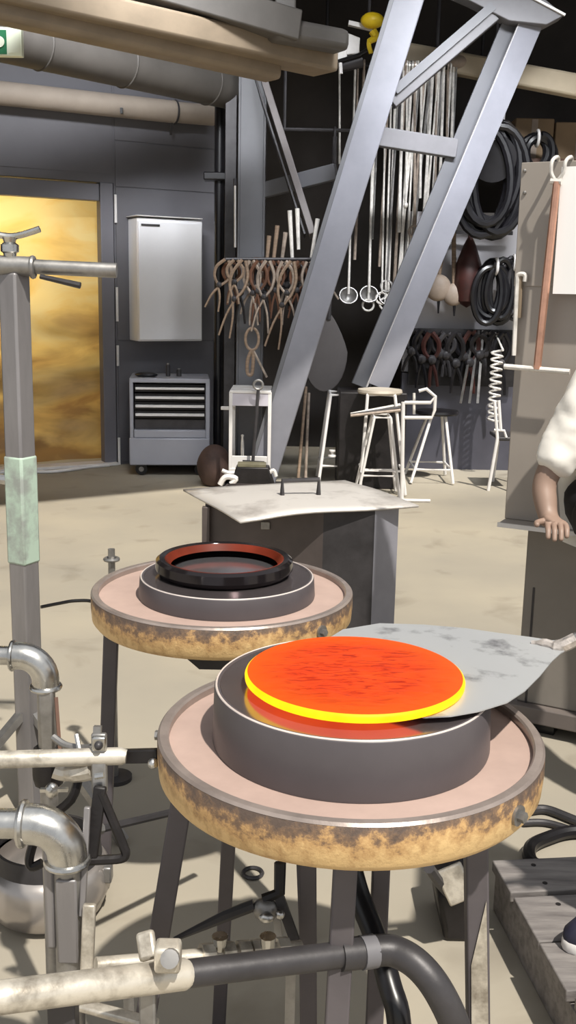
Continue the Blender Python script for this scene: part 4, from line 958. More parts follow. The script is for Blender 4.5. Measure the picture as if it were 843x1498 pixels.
for s in (0.15, 1.0, 1.9):
    for o in (-0.17, -0.5): obj('foot', eb(MB(), s - 0.03, s + 0.03, o - 0.03, o + 0.03, 0.0, 0.045), M_black, t)
obj('seam', eb(MB(), 0.08, 0.087, -0.128, -0.13, 0.1, 0.5), M_dark, t)
obj('ledge', eb(MB(), -0.012, 2.0, 0.0, -0.55, ZB - 0.012, ZB), M_panel, t, 0.003)
obj('bright_edge', eb(MB(), -0.014, 2.0, 0.006, 0.0, ZB - 0.013, ZB + 0.001), M_whitef, t)
SP = 0.30
def ep(px, py, off):
    n = EO; p0 = E0 + EO * off; d = ray(px, py); return CP + d * ((p0 - CP).dot(n) / d.dot(n))
OFF = -0.07
z_p = ep(765, 240, OFF).z; s_p = (ep(742, 700, OFF) - E0).dot(ED)
t = thing('tall_sheet', E0 + ED * 0.15 + EO * OFF + V((0, 0, ZB)), 'tall beige grey metal sheet standing on the bench at right', 'sheet')
obj('sheet', eb(MB(), s_p, SP + 0.02, OFF, OFF - 0.02, ZB, z_p), M_panel, t, 0.003)
q = ep(775, 419, OFF); obj('overlay_plate', eb(MB(), (ep(760, 300, OFF) - E0).dot(ED), SP + 0.015, OFF + 0.004, OFF, q.z, z_p + 0.004), M_panel, t, 0.002)
for py in (250, 282): obj('screw', MB().ball(ep(768, py, OFF + 0.005), 0.006, 8), M_galvd, t)
obj('stay', eb(MB(), 0.02, 0.06, OFF - 0.02, -0.5, ZB, ZB + 0.03), M_dark, t)
# T-handled copper rod hung from a double hook
o2 = OFF + 0.06
t = thing('tee_rod', ep(786, 540, o2), 'copper coloured rod with a steel cross handle hanging on the beige sheet', 'rod')
top = ep(815, 266, o2); bot = ep(786, 540, o2)
obj('shaft', MB().tube([bot, bot.lerp(top, 0.5), top], [0.012, 0.0125, 0.011], 10), M_copper, t)
obj('cross_handle', MB().tube([ep(738, 536, o2), bot, ep(834, 544, o2)], 0.0085, 10), M_rod, t)
for s, (pa, pb) in enumerate((((811, 262), (808, 236)), ((818, 262), (828, 236)))):
    a = ep(*pa, o2); b_ = ep(*pb, o2)
    obj('hook', MB().tube(smooth_path([a, a.lerp(b_, 0.4) + ED * (-0.006 if s == 0 else 0.006), b_, b_ + V((0, 0, 0.014)) + ED * 0.008 - EO * 0.02, b_ - EO * 0.075 + V((0, 0, 0.012)), b_ - EO * 0.09 - V((0, 0, 0.03))], 5), 0.0055, 8), M_rod, t)
obj('collar', MB().tube([ep(806, 265, o2), ep(822, 266, o2)], 0.009, 8), M_rod, t)
t = thing('short_hook_rod', ep(764, 480, OFF + 0.02), 'short steel hook rod on the left edge of the beige sheet', 'rod')
obj('shaft', MB().tube([ep(757, 410, OFF + 0.02), ep(752, 520, OFF + 0.02)], 0.007, 8), M_rod, t)
obj('hook', MB().tube(smooth_path([ep(757, 412, OFF + 0.02), ep(758, 402, OFF + 0.02), ep(768, 402, OFF + 0.02), ep(768, 412, OFF + 0.02)], 4), 0.007, 8), M_rod, t)
obj('strip', MB().tube([ep(762, 405, OFF + 0.015), ep(760, 465, OFF + 0.015)], 0.007, 8), M_tan, t)
# white paper pinned to the sheet, standing off a little
u0 = ep(822, 244, OFF + 0.05); u1 = ep(822, 430, OFF + 0.05)
sp0 = (u0 - E0).dot(ED)
solo('white_paper', eb(MB(), sp0, sp0 + 0.26, OFF + 0.05, OFF + 0.047, u1.z, u0.z), M_paper, 'blank white paper sheet at the right edge on the beige sheet', 'paper')

# ------------------------------------------------------------------ left: post stand and gas pipework
PD = 2.87
pb = az(48, 1190, 0.0); pt_ = ad(40, 400, PD)
t = thing('post_stand', pb, 'tall grey square post with a cross pipe on top at far left', 'stand')
top = ad(40, 402, PD); top.x = pb.x; top.y = pb.y
HH = top.z
rotp = Matrix.Rotation(math.radians(-28), 3, 'Z')
obj('post', MB().box((pb.x, pb.y, HH / 2), (0.056, 0.056, HH), rotp), M_post, t, 0.006)
zt0, zt1 = CP.z + (ad(40, 798, PD) - CP).z, ad(40, 646, PD).z
obj('green_tape', MB().box((pb.x, pb.y, (zt0 + zt1) / 2), (0.061, 0.061, zt1 - zt0), rotp), M_tape, t, 0.006)
cz = HH + 0.012
obj('cross_pipe', MB().tube([V((pb.x - 0.6, pb.y - 0.02, cz + 0.02)), V((pb.x + 0.255, pb.y - 0.0, cz - 0.002))], 0.018, 16), M_galvd, t)
obj('sleeve', MB().tube([V((pb.x - 0.6, pb.y - 0.02, cz + 0.02)), V((pb.x + 0.045, pb.y - 0.012, cz + 0.003))], 0.024, 16), M_galvd, t)
obj('collar', MB().ring(V((pb.x + 0.05, pb.y - 0.01, cz + 0.002)), 0.022, 0.007, Matrix.Rotation(math.pi / 2, 3, 'Y')), M_galvd, t)
obj('lever', MB().tube([V((pb.x + 0.07, pb.y - 0.02, cz - 0.02)), V((pb.x + 0.17, pb.y - 0.03, cz - 0.04))], [0.006, 0.008], 8), M_dark, t)
obj('neck', MB().lathe([(0, 0), (0.014, 0), (0.016, 0.014), (0.022, 0.018), (0.022, 0.034), (0.014, 0.04), (0.018, 0.052), (0, 0.056)], (pb.x - 0.005, pb.y - 0.01, cz + 0.02), 16), M_galv, t)
yk = V((pb.x - 0.005, pb.y - 0.01, cz + 0.073))
obj('yoke', MB().tube(smooth_path([yk + V((-0.14, 0, 0.034)), yk + V((-0.08, 0, 0.018)), yk + V((-0.02, 0, 0.003)), yk + V((0.02, 0, 0.003)), yk + V((0.075, 0, 0.02))], 5), 0.008, 8), M_galv, t)
obj('side_valve', MB().tube([V((pb.x - 0.16, pb.y, ad(10, 676, PD).z + 0.004)), V((pb.x - 0.03, pb.y, ad(20, 680, PD).z))], [0.008, 0.014], 10), M_galv, t)
obj('knob', MB().tube([ad(36, 713, PD - 0.06) - V((0.012, 0, 0)), ad(44, 712, PD - 0.06) + V((0.012, 0, 0.003))], 0.01, 8), M_galvd, t)
for an in (100, 215, 330):
    d = V((math.cos(math.radians(an)), math.sin(math.radians(an)), 0))
    obj('foot_brace', MB().bar(V((pb.x, pb.y, 0.30)) + d * 0.02, V((pb.x, pb.y, 0.012)) + d * 0.32, 0.03, 0.02), M_galvd, t)

M_elb = M_galv
t = thing('upper_gas_pipe', ad(67, 1180, 1.85), 'galvanised elbow pipe turning down beside the grey post', 'pipe')
e = ad(55, 955, 1.85); dn = ad(67, 1000, 1.85)
vx, vy = ad(67, 1000, 1.85).x, ad(67, 1000, 1.85).y
zc = ad(20, 956, 1.85).z
obj('horizontal_pipe', MB().tube([V((vx - 0.6, vy, zc)), V((vx - 0.04, vy, zc))], 0.017, 16), M_galv, t)
arc = [V((vx - 0.045 + 0.045 * math.sin(a), vy, zc - 0.045 + 0.045 * math.cos(a))) for a in [math.pi / 2 * i / 8 for i in range(9)]]
obj('elbow', MB().tube([V((vx - 0.06, vy, zc))] + arc + [V((vx, vy, zc - 0.06))], 0.0245, 16), M_elb, t)
obj('elbow_bead', MB().ring(V((vx, vy, zc - 0.058)), 0.0245, 0.005), M_galv, t)
obj('elbow_bead', MB().ring(V((vx - 0.058, vy, zc)), 0.0245, 0.004, Matrix.Rotation(math.pi / 2, 3, 'Y')), M_galv, t)
obj('vertical_pipe', MB().tube([V((vx, vy, zc - 0.05)), V((vx, vy, 0.0))], 0.0165, 16), M_galvd, t)
z2 = ad(67, 1002, 1.85).z; z3 = ad(67, 1110, 1.85).z
obj('clamp_plate', MB().box((vx + 0.005, vy - 0.02, (z2 + z3) / 2), (0.026, 0.01, z2 - z3)), M_galvd, t, 0.004)
obj('side_strip', MB().bar(ad(82, 1020, 1.82), ad(88, 1105, 1.8), 0.006, 0.012), M_woodd, t)
q = ad(72, 1152, 1.8); obj('black_union', MB().lathe([(0, -0.035), (0.026, -0.035), (0.03, -0.02), (0.03, 0.02), (0.026, 0.035), (0, 0.035)], V((vx, vy, q.z)), 10), M_blackm, t)
q = ad(76, 1156, 1.77); obj('wing_nut', MB().ball(q, (0.012, 0.012, 0.014), 10).bar(q - V((0.02, 0, 0)), q + V((0.028, 0, 0.002)), 0.008, 0.006), M_galv, t)

D2 = 1.62
t = thing('burner_pipe', ad(90, 1108, D2), 'pale scaled horizontal pipe with a clamp in front of the post', 'pipe')
obj('pipe', MB().tube([ad(-90, 1114, D2), ad(178, 1106, D2), ad(185, 1107, D2)], [0.0142, 0.0142, 0.011], 14), M_lite, t)
q = ad(145, 1088, D2 - 0.015)
cl = obj('clamp', MB().bar(ad(145, 1072, D2 - 0.005), ad(146, 1160, D2 - 0.005), 0.024, 0.012, (0, 1, 0)), M_galvd, t, 0.003)
obj('bolt', MB().ball(ad(144, 1091, D2 - 0.02), 0.007, 10), M_dark, cl)
obj('nut_plate', MB().box(q + V((0, 0.0, 0)), (0.022, 0.008, 0.024)), M_galv, cl, 0.003)
obj('clamp_bolt', MB().tube([ad(139, 1136, D2 - 0.03), ad(152, 1134, D2 - 0.03)], 0.005, 8), M_galv, cl)
obj('stem', MB().bar(ad(143, 1062, D2), ad(142, 1080, D2), 0.012, 0.012, (0, 1, 0)), M_galvd, t)
obj('bent_arm', MB().tube(smooth_path([ad(78, 1078, D2 + 0.06), ad(96, 1090, D2 + 0.05), ad(120, 1094, D2 + 0.04), ad(140, 1092, D2 + 0.03)], 4), 0.006, 8), M_galvd, t)
obj('arm_rib', MB().tube([ad(112, 1075, D2 + 0.03), ad(118, 1105, D2 + 0.01)], 0.004, 6), M_galv, t)
obj('cup', MB().tube(smooth_path([ad(80, 1126, D2 + 0.03), ad(95, 1130, D2 + 0.03), ad(120, 1128, D2 + 0.02), ad(138, 1124, D2 + 0.01)], 4), [0.014] * 6 + [0.017] * 7, 10), M_lite, t)
# dark cross bar from the clamp to the near table
t = thing('link_bar', ad(205, 1106, D2), 'dark flat bar joining the clamped pipe to the near table', 'bar')
obj('bar', MB().bar(ad(150, 1107, D2 + 0.03), ad(233, 1105, 1.60), 0.012, 0.022), M_blackm, t, 0.002)
obj('nut', MB().ball(ad(224, 1117, 1.585), 0.0085, 10), M_galv, t)
# triangular hanger of bent black bar
D3 = 1.60
t = thing('triangle_hanger', ad(140, 1250, D3), 'bent black bar triangle hanging below the clamp', 'hanger')
obj('upright', MB().bar(ad(147, 1150, D3), ad(134, 1255, D3), 0.020, 0.012, (0, 1, 0)), M_blackm, t, 0.003)
obj('loop', MB().tube(smooth_path([ad(147, 1158, D3), ad(165, 1200, D3), ad(180, 1236, D3), ad(184, 1250, D3), ad(176, 1256, D3), ad(150, 1258, D3), ad(128, 1259, D3)], 4), 0.0075, 8), M_blackm, t)
obj('left_arm', MB().tube(smooth_path([ad(116, 1132, D3 + 0.05), ad(104, 1170, D3 + 0.05), ad(62, 1206, D3 + 0.06), ad(44, 1250, D3 + 0.06), ad(46, 1268, D3 + 0.06), ad(62, 1262, D3 + 0.06)], 4), 0.0075, 8), M_blackm, t)
t = thing('floor_rod', ad(190, 1200, 2.1), 'dark steel rod running behind the triangle hanger to the table leg', 'rod')
obj('rod', MB().tube([ad(128, 1217, 2.0), ad(330, 1170, 2.35)], 0.0085, 8), M_dark, t)
obj('collar', MB().tube([ad(135, 1215, 2.01), ad(148, 1212, 2.03)], 0.012, 8), M_galvd, t)

# big elbow
D4 = 1.57
cv = ad(98, 1240, D4); vx, vy = cv.x, cv.y; zc = ad(30, 1201, D4).z
t = thing('lower_gas_pipe', V((vx, vy, 0)), 'large bright galvanised elbow pipe dropping to the floor at left', 'pipe')
obj('horizontal_pipe', MB().tube([V((vx - 0.6, vy, zc)), V((vx - 0.045, vy, zc))], 0.0225, 18), M_galv, t)
arc = [V((vx - 0.05 + 0.05 * math.sin(a), vy, zc - 0.05 + 0.05 * math.cos(a))) for a in [math.pi / 2 * i / 8 for i in range(9)]]
obj('elbow', MB().tube([V((vx - 0.068, vy, zc))] + arc + [V((vx, vy, zc - 0.062))], 0.031, 20), M_elb, t)
obj('elbow_bead', MB().ring(V((vx, vy, zc - 0.06)), 0.031, 0.0055), M_galv, t)
obj('elbow_bead', MB().ring(V((vx - 0.066, vy, zc)), 0.031, 0.006, Matrix.Rotation(math.pi / 2, 3, 'Y')), M_galv, t)
obj('vertical_pipe', MB().tube([V((vx, vy, zc - 0.05)), V((vx, vy, 0.0))], 0.0215, 18), M_galvd, t)
z2, z3 = ad(98, 1280, D4).z, ad(98, 1420, D4).z
obj('front_plate', MB().box((vx + 0.002, vy - 0.021, (z2 + z3) / 2), (0.032, 0.006, z2 - z3)), M_post, t, 0.006)
z2, z3 = ad(73, 1228, D4).z, ad(73, 1406, D4).z
obj('left_strap', MB().box((vx - 0.027, vy + 0.005, (z2 + z3) / 2), (0.018, 0.03, z2 - z3)), M_post, t, 0.006)
z2, z3 = ad(130, 1325, D4).z, ad(130, 1420, D4).z
obj('right_strap', MB().bar(ad(131, 1322, D4), ad(127, 1425, D4), 0.020, 0.012, (0, 1, 0)), M_lite, t, 0.003)
obj('right_fin', MB().bar(ad(128, 1180, D4 + 0.01), ad(120, 1340, D4 + 0.01), 0.010, 0.01, (0, 1, 0)), M_post, t, 0.002)

# pot on the floor
pc = az(72, 1330, 0.0)
t = thing('metal_pot', (pc.x, pc.y, 0), 'round grey metal pot on the floor behind the pipes', 'pot')
obj('body', MB().lathe([(0, 0.0), (0.09, 0.0), (0.125, 0.02), (0.145, 0.07), (0.14, 0.115), (0.125, 0.14), (0.118, 0.14), (0.13, 0.11), (0.134, 0.07), (0.08, 0.03), (0, 0.03)], (pc.x, pc.y, 0), 48), mat('pot_metal', c8(176, 170, 166), 0.3, 0.7, 0.1, 4), t, 0, 60)
obj('collar', MB().lathe([(0.118, 0.14), (0.125, 0.14), (0.12, 0.18), (0.112, 0.18)], (pc.x, pc.y, 0), 48), M_dark, t)
obj('lug', MB().box((pc.x + 0.143, pc.y - 0.02, 0.11), (0.02, 0.03, 0.04)), M_galvd, t, 0.004)

# foreground rail
def dpt(px, py, d): return ad(px, py, d)
t = thing('front_rail', ad(130, 1432, 1.3), 'thick pale scaled pipe across the lower left foreground', 'pipe')
obj('pipe', MB().tube([ad(-70, 1468, 1.24), ad(270, 1425, 1.37), ad(279, 1424, 1.375)], [0.0205, 0.0205, 0.016], 18), M_lite, t)
obj('inner_tube', MB().tube([ad(262, 1426, 1.37), ad(505, 1396, 1.46)], 0.0185, 18), M_dark, t)
obj('coupling', MB().tube([ad(498, 1397, 1.457), ad(552, 1391, 1.475)], 0.0225, 18), M_dark, t)
obj('coupling_band', MB().tube([ad(528, 1394, 1.465), ad(548, 1391, 1.473)], 0.0235, 18), M_steel, t)
cl = obj('clamp', MB().box(ad(246, 1398, 1.335), (0.034, 0.03, 0.036)), M_lite, t, 0.005)
obj('screw', MB().lathe([(0, -0.006), (0.012, -0.006), (0.012, 0.008), (0, 0.009)], ad(249, 1402, 1.31), 14, Matrix.Rotation(math.pi / 2 - 0.5, 3, 'X')), M_galvd, cl)
obj('stop', MB().bar(ad(212, 1362, 1.40), ad(218, 1405, 1.38), 0.026, 0.012, (0, 1, 0)), M_lite, t, 0.005)
sp_ = ad(216, 1440, 1.36)
obj('support', MB().bar(sp_, V((sp_.x, sp_.y, 0)), 0.022, 0.014, (0, 1, 0)), M_galvd, t, 0.003)
sp_ = ad(92, 1455, 1.33)
obj('support', MB().bar(sp_, V((sp_.x, sp_.y, 0)), 0.036, 0.03, (0, 1, 0)), M_dark, t, 0.003)
obj('lower_brace', MB().bar(ad(118, 1470, 1.45), ad(230, 1500, 1.42), 0.02, 0.01), M_lite, t, 0.003)
# air hose leaving the coupling
hp = [ad(540, 1392, 1.47), ad(575, 1391, 1.475), ad(612, 1412, 1.46), ad(645, 1455, 1.45), ad(672, 1520, 1.47), ad(690, 1620, 1.55)]
hp.append(V((hp[-1].x + 0.02, hp[-1].y, 0.02)))
solo('air_hose', MB().tube(smooth_path(hp, 6), 0.022, 12), M_dark, 'thick dark hose bending down from the front rail coupling', 'hose')
hp = [ad(512, 1262, 1.72), ad(525, 1310, 1.70), ad(548, 1368, 1.66), ad(570, 1440, 1.6), ad(585, 1520, 1.58)]
hp.append(V((hp[-1].x, hp[-1].y, 0.02)))
solo('air_hose', MB().tube(smooth_path(hp, 6), 0.019, 12), M_black, 'black hose slanting down between the near table legs', 'hose')
# burner stand under the table: twin uprights, second pipe with couplings, linkage
t = thing('burner_stand', ad(500, 1400, 1.75), 'twin dark uprights of the burner stand below the near table', 'stand')
for px, d in ((445, 1.72), (558, 1.72)):
    a = ad(px, 1260, d); obj('upright', MB().bar(V((a.x, a.y, 0.684)), V((a.x + (0.02 if px < 500 else 0.0), a.y, 0.0)), 0.03, 0.02, (0, 1, 0)), M_legs, t, 0.003)
a = ad(445, 1330, 1.72); b_ = ad(558, 1330, 1.72)
obj('tie', MB().bar(V((a.x, a.y, 0.12)), V((b_.x, b_.y, 0.12)), 0.02, 0.03), M_legs, t)
t = thing('valve_manifold', ad(300, 1392, 1.55), 'pale pipe with knurled couplings behind the front rail', 'pipe')
a, b_ = ad(140, 1412, 1.50), ad(440, 1386, 1.64)
obj('pipe', MB().tube([a, b_], 0.0115, 12), M_lite, t)
for f in (0.35, 0.52, 0.62, 0.70, 0.77, 0.90):
    p = a.lerp(b_, f); d = (b_ - a).normalized()
    obj('coupling', MB().tube([p - d * 0.010, p + d * 0.010], 0.0185, 8), M_lite, t)
for px in (322, 392):
    p = ad(px, 1388, 1.58); obj('stem', MB().tube([p, p + V((0, 0, 0.022))], [0.010, 0.013], 10), M_galv, t)
obj('support', MB().bar(a.lerp(b_, 0.15), V((a.lerp(b_, 0.15).x, a.lerp(b_, 0.15).y, 0)), 0.016, 0.012, (0, 1, 0)), M_galvd, t)
obj('support', MB().bar(a.lerp(b_, 0.95), V((a.lerp(b_, 0.95).x, a.lerp(b_, 0.95).y, 0)), 0.016, 0.012, (0, 1, 0)), M_galvd, t)
D5 = 1.70
t = thing('valve_linkage', ad(385, 1335, D5), 'dark jointed valve linkage under the near table', 'linkage')
obj('rod', MB().tube([ad(255, 1374, D5), ad(330, 1340, D5), ad(372, 1324, D5)], [0.004, 0.010, 0.010], 8), M_dark, t)
obj('drop_arm', MB().tube([ad(410, 1262, D5), ad(409, 1305, D5), ad(386, 1316, D5)], 0.010, 8), M_blackm, t)
obj('joint', MB().ball(ad(388, 1330, D5), (0.022, 0.016, 0.020), 12), M_galvd, t)
obj('joint_nut', MB().ball(ad(390, 1343, D5 - 0.02), (0.013, 0.008, 0.009), 10).ball(ad(410, 1338, D5 - 0.02), 0.008, 8), M_galv, t)
obj('leg_bar', MB().bar(ad(408, 1310, D5), ad(436, 1388, D5), 0.016, 0.01, (0, 1, 0)), M_dark, t)
obj('leg_bar', MB().bar(ad(404, 1330, D5), ad(410, 1395, D5), 0.012, 0.01, (0, 1, 0)), M_galvd, t)

# foot pedal box under the right of the table
pc = az(668, 1400, 0.0)
t = thing('foot_pedal', (pc.x, pc.y, 0), 'black foot pedal casing on the floor under the near table', 'pedal')
b = MB().prism([ad(640, 1312, 2.28), ad(664, 1300, 2.28), ad(700, 1300, 2.28), V((ad(702, 1400, 2.2).x, ad(700, 1300, 2.28).y, 0.0)), V((ad(662, 1400, 2.2).x, ad(700, 1300, 2.28).y, 0.0))], (0, 0.16, 0))
obj('casing', b, M_blackm, t, 0.01)
obj('bracket', MB().bar(ad(655, 1268, 2.2), ad(678, 1318, 2.2), 0.06, 0.014, (0, 1, 0)), M_lite, t, 0.004)
obj('pedal_arm', MB().tube(smooth_path([ad(628, 1270, 2.15), ad(642, 1290, 2.2), ad(656, 1306, 2.24)], 4), 0.012, 8), M_dark, t)

# ------------------------------------------------------------------ pallet step, shoe, hose coil at lower right
ZT = 0.13
M_plank = mat('grey_weathered_plank', c8(132, 127, 124), 0.65, 0.0, 0.15, 5.0, 0.12, 30, col2=c8(96, 91, 90), lo=0.3, hi=0.6, stretch=(1.2, 9, 9))
pA = az(716, 1256, ZT); pB = az(716, 1309, ZT)
ang = math.atan2(az(843, 1303, ZT).y - az(722, 1309, ZT).y, az(843, 1303, ZT).x - az(722, 1309, ZT).x)
px_ = V((math.cos(ang), math.sin(ang), 0)); pn = V((px_.y, -px_.x, 0))
rows = [az(722, y, ZT) for y in (1256, 1309, 1381, 1460)]
base = rows[0]
offs = [(r - base).dot(pn) for r in rows]; offs.append(offs[-1] + 0.17); offs.append(offs[-1] + 0.17)
t = thing('step_pallet', V((base.x + 0.5, base.y - 0.3, 0)), 'low step of weathered grey planks at the lower right', 'pallet')
rotq = Matrix((px_, -pn, V((0, 0, 1)))).transposed()
for i in range(len(offs) - 1):
    w_ = offs[i + 1] - offs[i] - 0.012; sh = R.uniform(-0.010, 0.010); dz = (0.0, -0.004, 0.001, -0.003, 0.0)[i % 5]
    c = base + px_ * (0.55 + sh) + pn * ((offs[i] + offs[i + 1]) / 2); c.z = ZT - 0.013 + dz
    pk = obj('plank', MB().box(c, (1.1, w_, 0.026), rotq), M_plank, t, 0.003)
    for s in (-0.46, -0.25, 0.1, 0.4):
        for o in (-w_ * 0.28, w_ * 0.28):
            q = c + px_ * s + pn * o; q.z = ZT + dz + 0.0005
            obj('nail', MB().lathe([(0, -0.006), (0.006, -0.006), (0.006, 0.0005), (0, 0.001)], q, 8), M_blackm, pk)
for s in (0.04, 0.55, 1.06):
    c = base + px_ * s + pn * ((offs[0] + offs[-1]) / 2); c.z = (ZT - 0.03) / 2
    obj('bearer', MB().box(c, (0.07, offs[-1] - offs[0] - 0.01, ZT - 0.03), rotq), M_plank, t, 0.003)

sc = az(850, 1388, ZT)
tdir = V((-0.96, -0.28, 0)); tsd = V((0.28, -0.96, 0))
def shoe_loop(z, fs_, wsc, off=0.0):
    out = []
    for i in range(28):
        a = 2 * math.pi * i / 28; x = math.cos(a); y = math.sin(a)
        wid = 0.046 * wsc * (1.0 + 0.12 * x)
        out.append(V((sc.x + 0.09, sc.y + 0.03, ZT)) + tdir * (x * 0.135 * fs_ + off) + tsd * (y * wid) + V((0, 0, z)))
    return out
def loft(mb, loops):
    n = len(loops[0]); vs = [p for l in loops for p in l]; fs = [tuple(range(n))[::-1]]
    for i in range(len(loops) - 1):
        for j in range(n): fs.append((i * n + j, i * n + (j + 1) % n, (i + 1) * n + (j + 1) % n, (i + 1) * n + j))
    fs.append(tuple((len(loops) - 1) * n + j for j in range(n)))
    return mb.add(vs, fs)
def floor_hose(pts, r, m, label):
    return solo('floor_hose', MB().tube(smooth_path([V((p.x, p.y, r + 0.001 + h)) for p, h in pts], 6), r, 10), m, label, 'hose')
floor_hose([(az(772, 1186, 0.015), 0), (az(800, 1184, 0.015), 0), (az(843, 1200, 0.015), 0), (az(920, 1230, 0.015), 0)], 0.013, M_dark, 'dark hose curving on the floor behind the near table, upper one')
floor_hose([(az(765, 1202, 0.015), 0), (az(800, 1202, 0.015), 0), (az(846, 1216, 0.015), 0), (az(915, 1246, 0.015), 0)], 0.010, M_dark, 'thin dark hose on the floor just below the upper curved one')
floor_hose([(az(930, 1222, 0.02), 0), (az(843, 1216, 0.02), 0), (az(800, 1226, 0.02), 0), (az(776, 1240, 0.02), 0), (az(780, 1262, 0.02), 0), (az(820, 1275, 0.02), 0)], 0.018, M_black, 'thick black hose looping on the floor at the pallet edge')
# metal washer left on the floor
q = az(370, 1277, 0.006)
solo('steel_ring', MB().ring(q, 0.024, 0.005, None, 20, 6), M_dark, 'small dark steel ring lying on the floor under the near table', 'ring')
# little valve post beside the far table
q = az(161, 905, 0.0); tp = ad(163, 803, 2.9)
t = thing('valve_post', (tp.x, tp.y, 0), 'slim steel valve post left of the farther table', 'post')
obj('stem', MB().tube([V((tp.x, tp.y, 0)), tp], 0.010, 8), M_galvd, t)
obj('handwheel', MB().ring(V((tp.x, tp.y, tp.z - 0.03)), 0.018, 0.006), M_galvd, t)
obj('base', MB().lathe([(0, 0), (0.05, 0), (0.05, 0.012), (0, 0.014)], (tp.x, tp.y, 0), 20), M_dark, t)
hp = [az(60, 887, 0.01), az(85, 882, 0.01), az(110, 878, 0.01), az(140, 880, 0.01), az(175, 900, 0.01)]
solo('floor_cable', MB().tube(smooth_path([V((p.x, p.y, 0.008)) for p in hp], 5), 0.007, 8), M_black, 'thin black cable on the floor left of the farther table', 'cable')

# ------------------------------------------------------------------ seated person at the right edge
def skin_obj(name, joints, edges, m, parent, lev=2, disp=0.0):
    org = ORG[parent.name]
    me = bpy.data.meshes.new(name)
    me.from_pydata([tuple(V(j[0]) - org) for j in joints], edges, [])
    o = bpy.data.objects.new(name, me); COL.objects.link(o); o.parent = parent
    me.materials.append(m)
    sk = o.modifiers.new('skin', 'SKIN'); sk.use_smooth_shade = True
    for i, j in enumerate(joints):
        s = me.skin_vertices[0].data[i]; r = j[1]; s.radius = r if isinstance(r, tuple) else (r, r); s.use_root = (i == 0)
    su = o.modifiers.new('sub', 'SUBSURF'); su.levels = lev; su.render_levels = lev
    if disp:
        tx_ = bpy.data.textures.new(name + '_folds', 'CLOUDS'); tx_.noise_scale = 0.075
        d_ = o.modifiers.new('folds', 'DISPLACE'); d_.texture = tx_; d_.strength = disp; d_.mid_level = 0.5
    ORG[o.name] = org
    return o
sh_r = ad(872, 560, 2.92)
fwd = V((0.34, -0.94, 0)).normalized(); rgt = V((fwd.y, -fwd.x, 0))
if rgt.x > 0: rgt = -rgt
neck = sh_r - rgt * 0.17 + V((0, 0, 0.05)); 
pel = V((neck.x, neck.y, 0)) - fwd * 0.02 + V((0, 0, ZB + 0.10)) + rgt * 0.02
chest = pel.lerp(neck, 0.62) - fwd * 0.02; waist = pel.lerp(neck, 0.3)
sh_l = neck + rgt * -0.17 - V((0, 0, 0.05))
head0 = neck + V((0, 0, 0.065)) + fwd * 0.03
elb = ad(794, 708, 2.97); wri = ad(803, 762, 2.93)
wri.z = max(wri.z, ZB + 0.012)
elb_l = sh_l - rgt * 0.10 - V((0, 0, 0.26)) + fwd * 0.05; wri_l = elb_l + fwd * 0.24 + rgt * 0.12 - V((0, 0, 0.02))
hip_r = pel + rgt * 0.09 - V((0, 0, 0.02)); hip_l = pel - rgt * 0.09 - V((0, 0, 0.02))
kn_r = hip_r + fwd * 0.44 + rgt * 0.02; kn_l = hip_l + fwd * 0.44 - rgt * 0.06
an_r = V((kn_r.x, kn_r.y, 0.36)) + fwd * 0.02; an_l = V((kn_l.x, kn_l.y, 0.36)) + fwd * 0.06
ft_h = 0.06
an_r.z = kn_r.z - 0.43; an_l.z = kn_l.z - 0.43
M_skin = mat('weathered_skin', c8(148, 124, 110), 0.5, 0, 0.06, 8)
M_shirt = mat('white_cotton', c8(240, 236, 228), 0.8, 0, 0.03, 6, 0.1, 18)
M_trou = mat('black_trousers', c8(26, 24, 28), 0.75, 0, 0.2, 14)
t = thing('person', V((pel.x, pel.y, ZB)), 'person in white shirt and black trousers seated on the bench, hand on its edge', 'person')
J = [(pel, (0.11, 0.10)), (waist, (0.115, 0.09)), (chest, (0.125, 0.10)), (neck, 0.05), (head0 + V((0, 0, 0.01)), (0.05, 0.055)), (head0 + V((0, 0, 0.09)) + fwd * 0.012, (0.085, 0.10)), (head0 + V((0, 0, 0.18)), (0.07, 0.08)),
     (sh_r, 0.055), (elb, 0.037), (elb.lerp(wri, 0.45), 0.038), (wri, 0.026), (wri + V((0.012, -0.035, 0.004)), (0.034, 0.016)),
     (sh_l, 0.055), (elb_l, 0.037), (wri_l, 0.026), (wri_l + fwd * 0.07, (0.034, 0.018)),
     (hip_r, 0.085), (kn_r, 0.056), (an_r, 0.036), (hip_l, 0.085), (kn_l, 0.056), (an_l, 0.036), (an_r + fwd * 0.10 - V((0, 0, 0.04)), 0.032), (an_l + fwd * 0.10 - V((0, 0, 0.04)), 0.032)]
Ed = [(0, 1), (1, 2), (2, 3), (3, 4), (4, 5), (5, 6), (2, 7), (7, 8), (8, 9), (9, 10), (10, 11), (2, 12), (12, 13), (13, 14), (14, 15), (0, 16), (16, 17), (17, 18), (0, 19), (19, 20), (20, 21), (18, 22), (21, 23)]
def hand(base, dirv, side, down):
    k = len(J)
    return
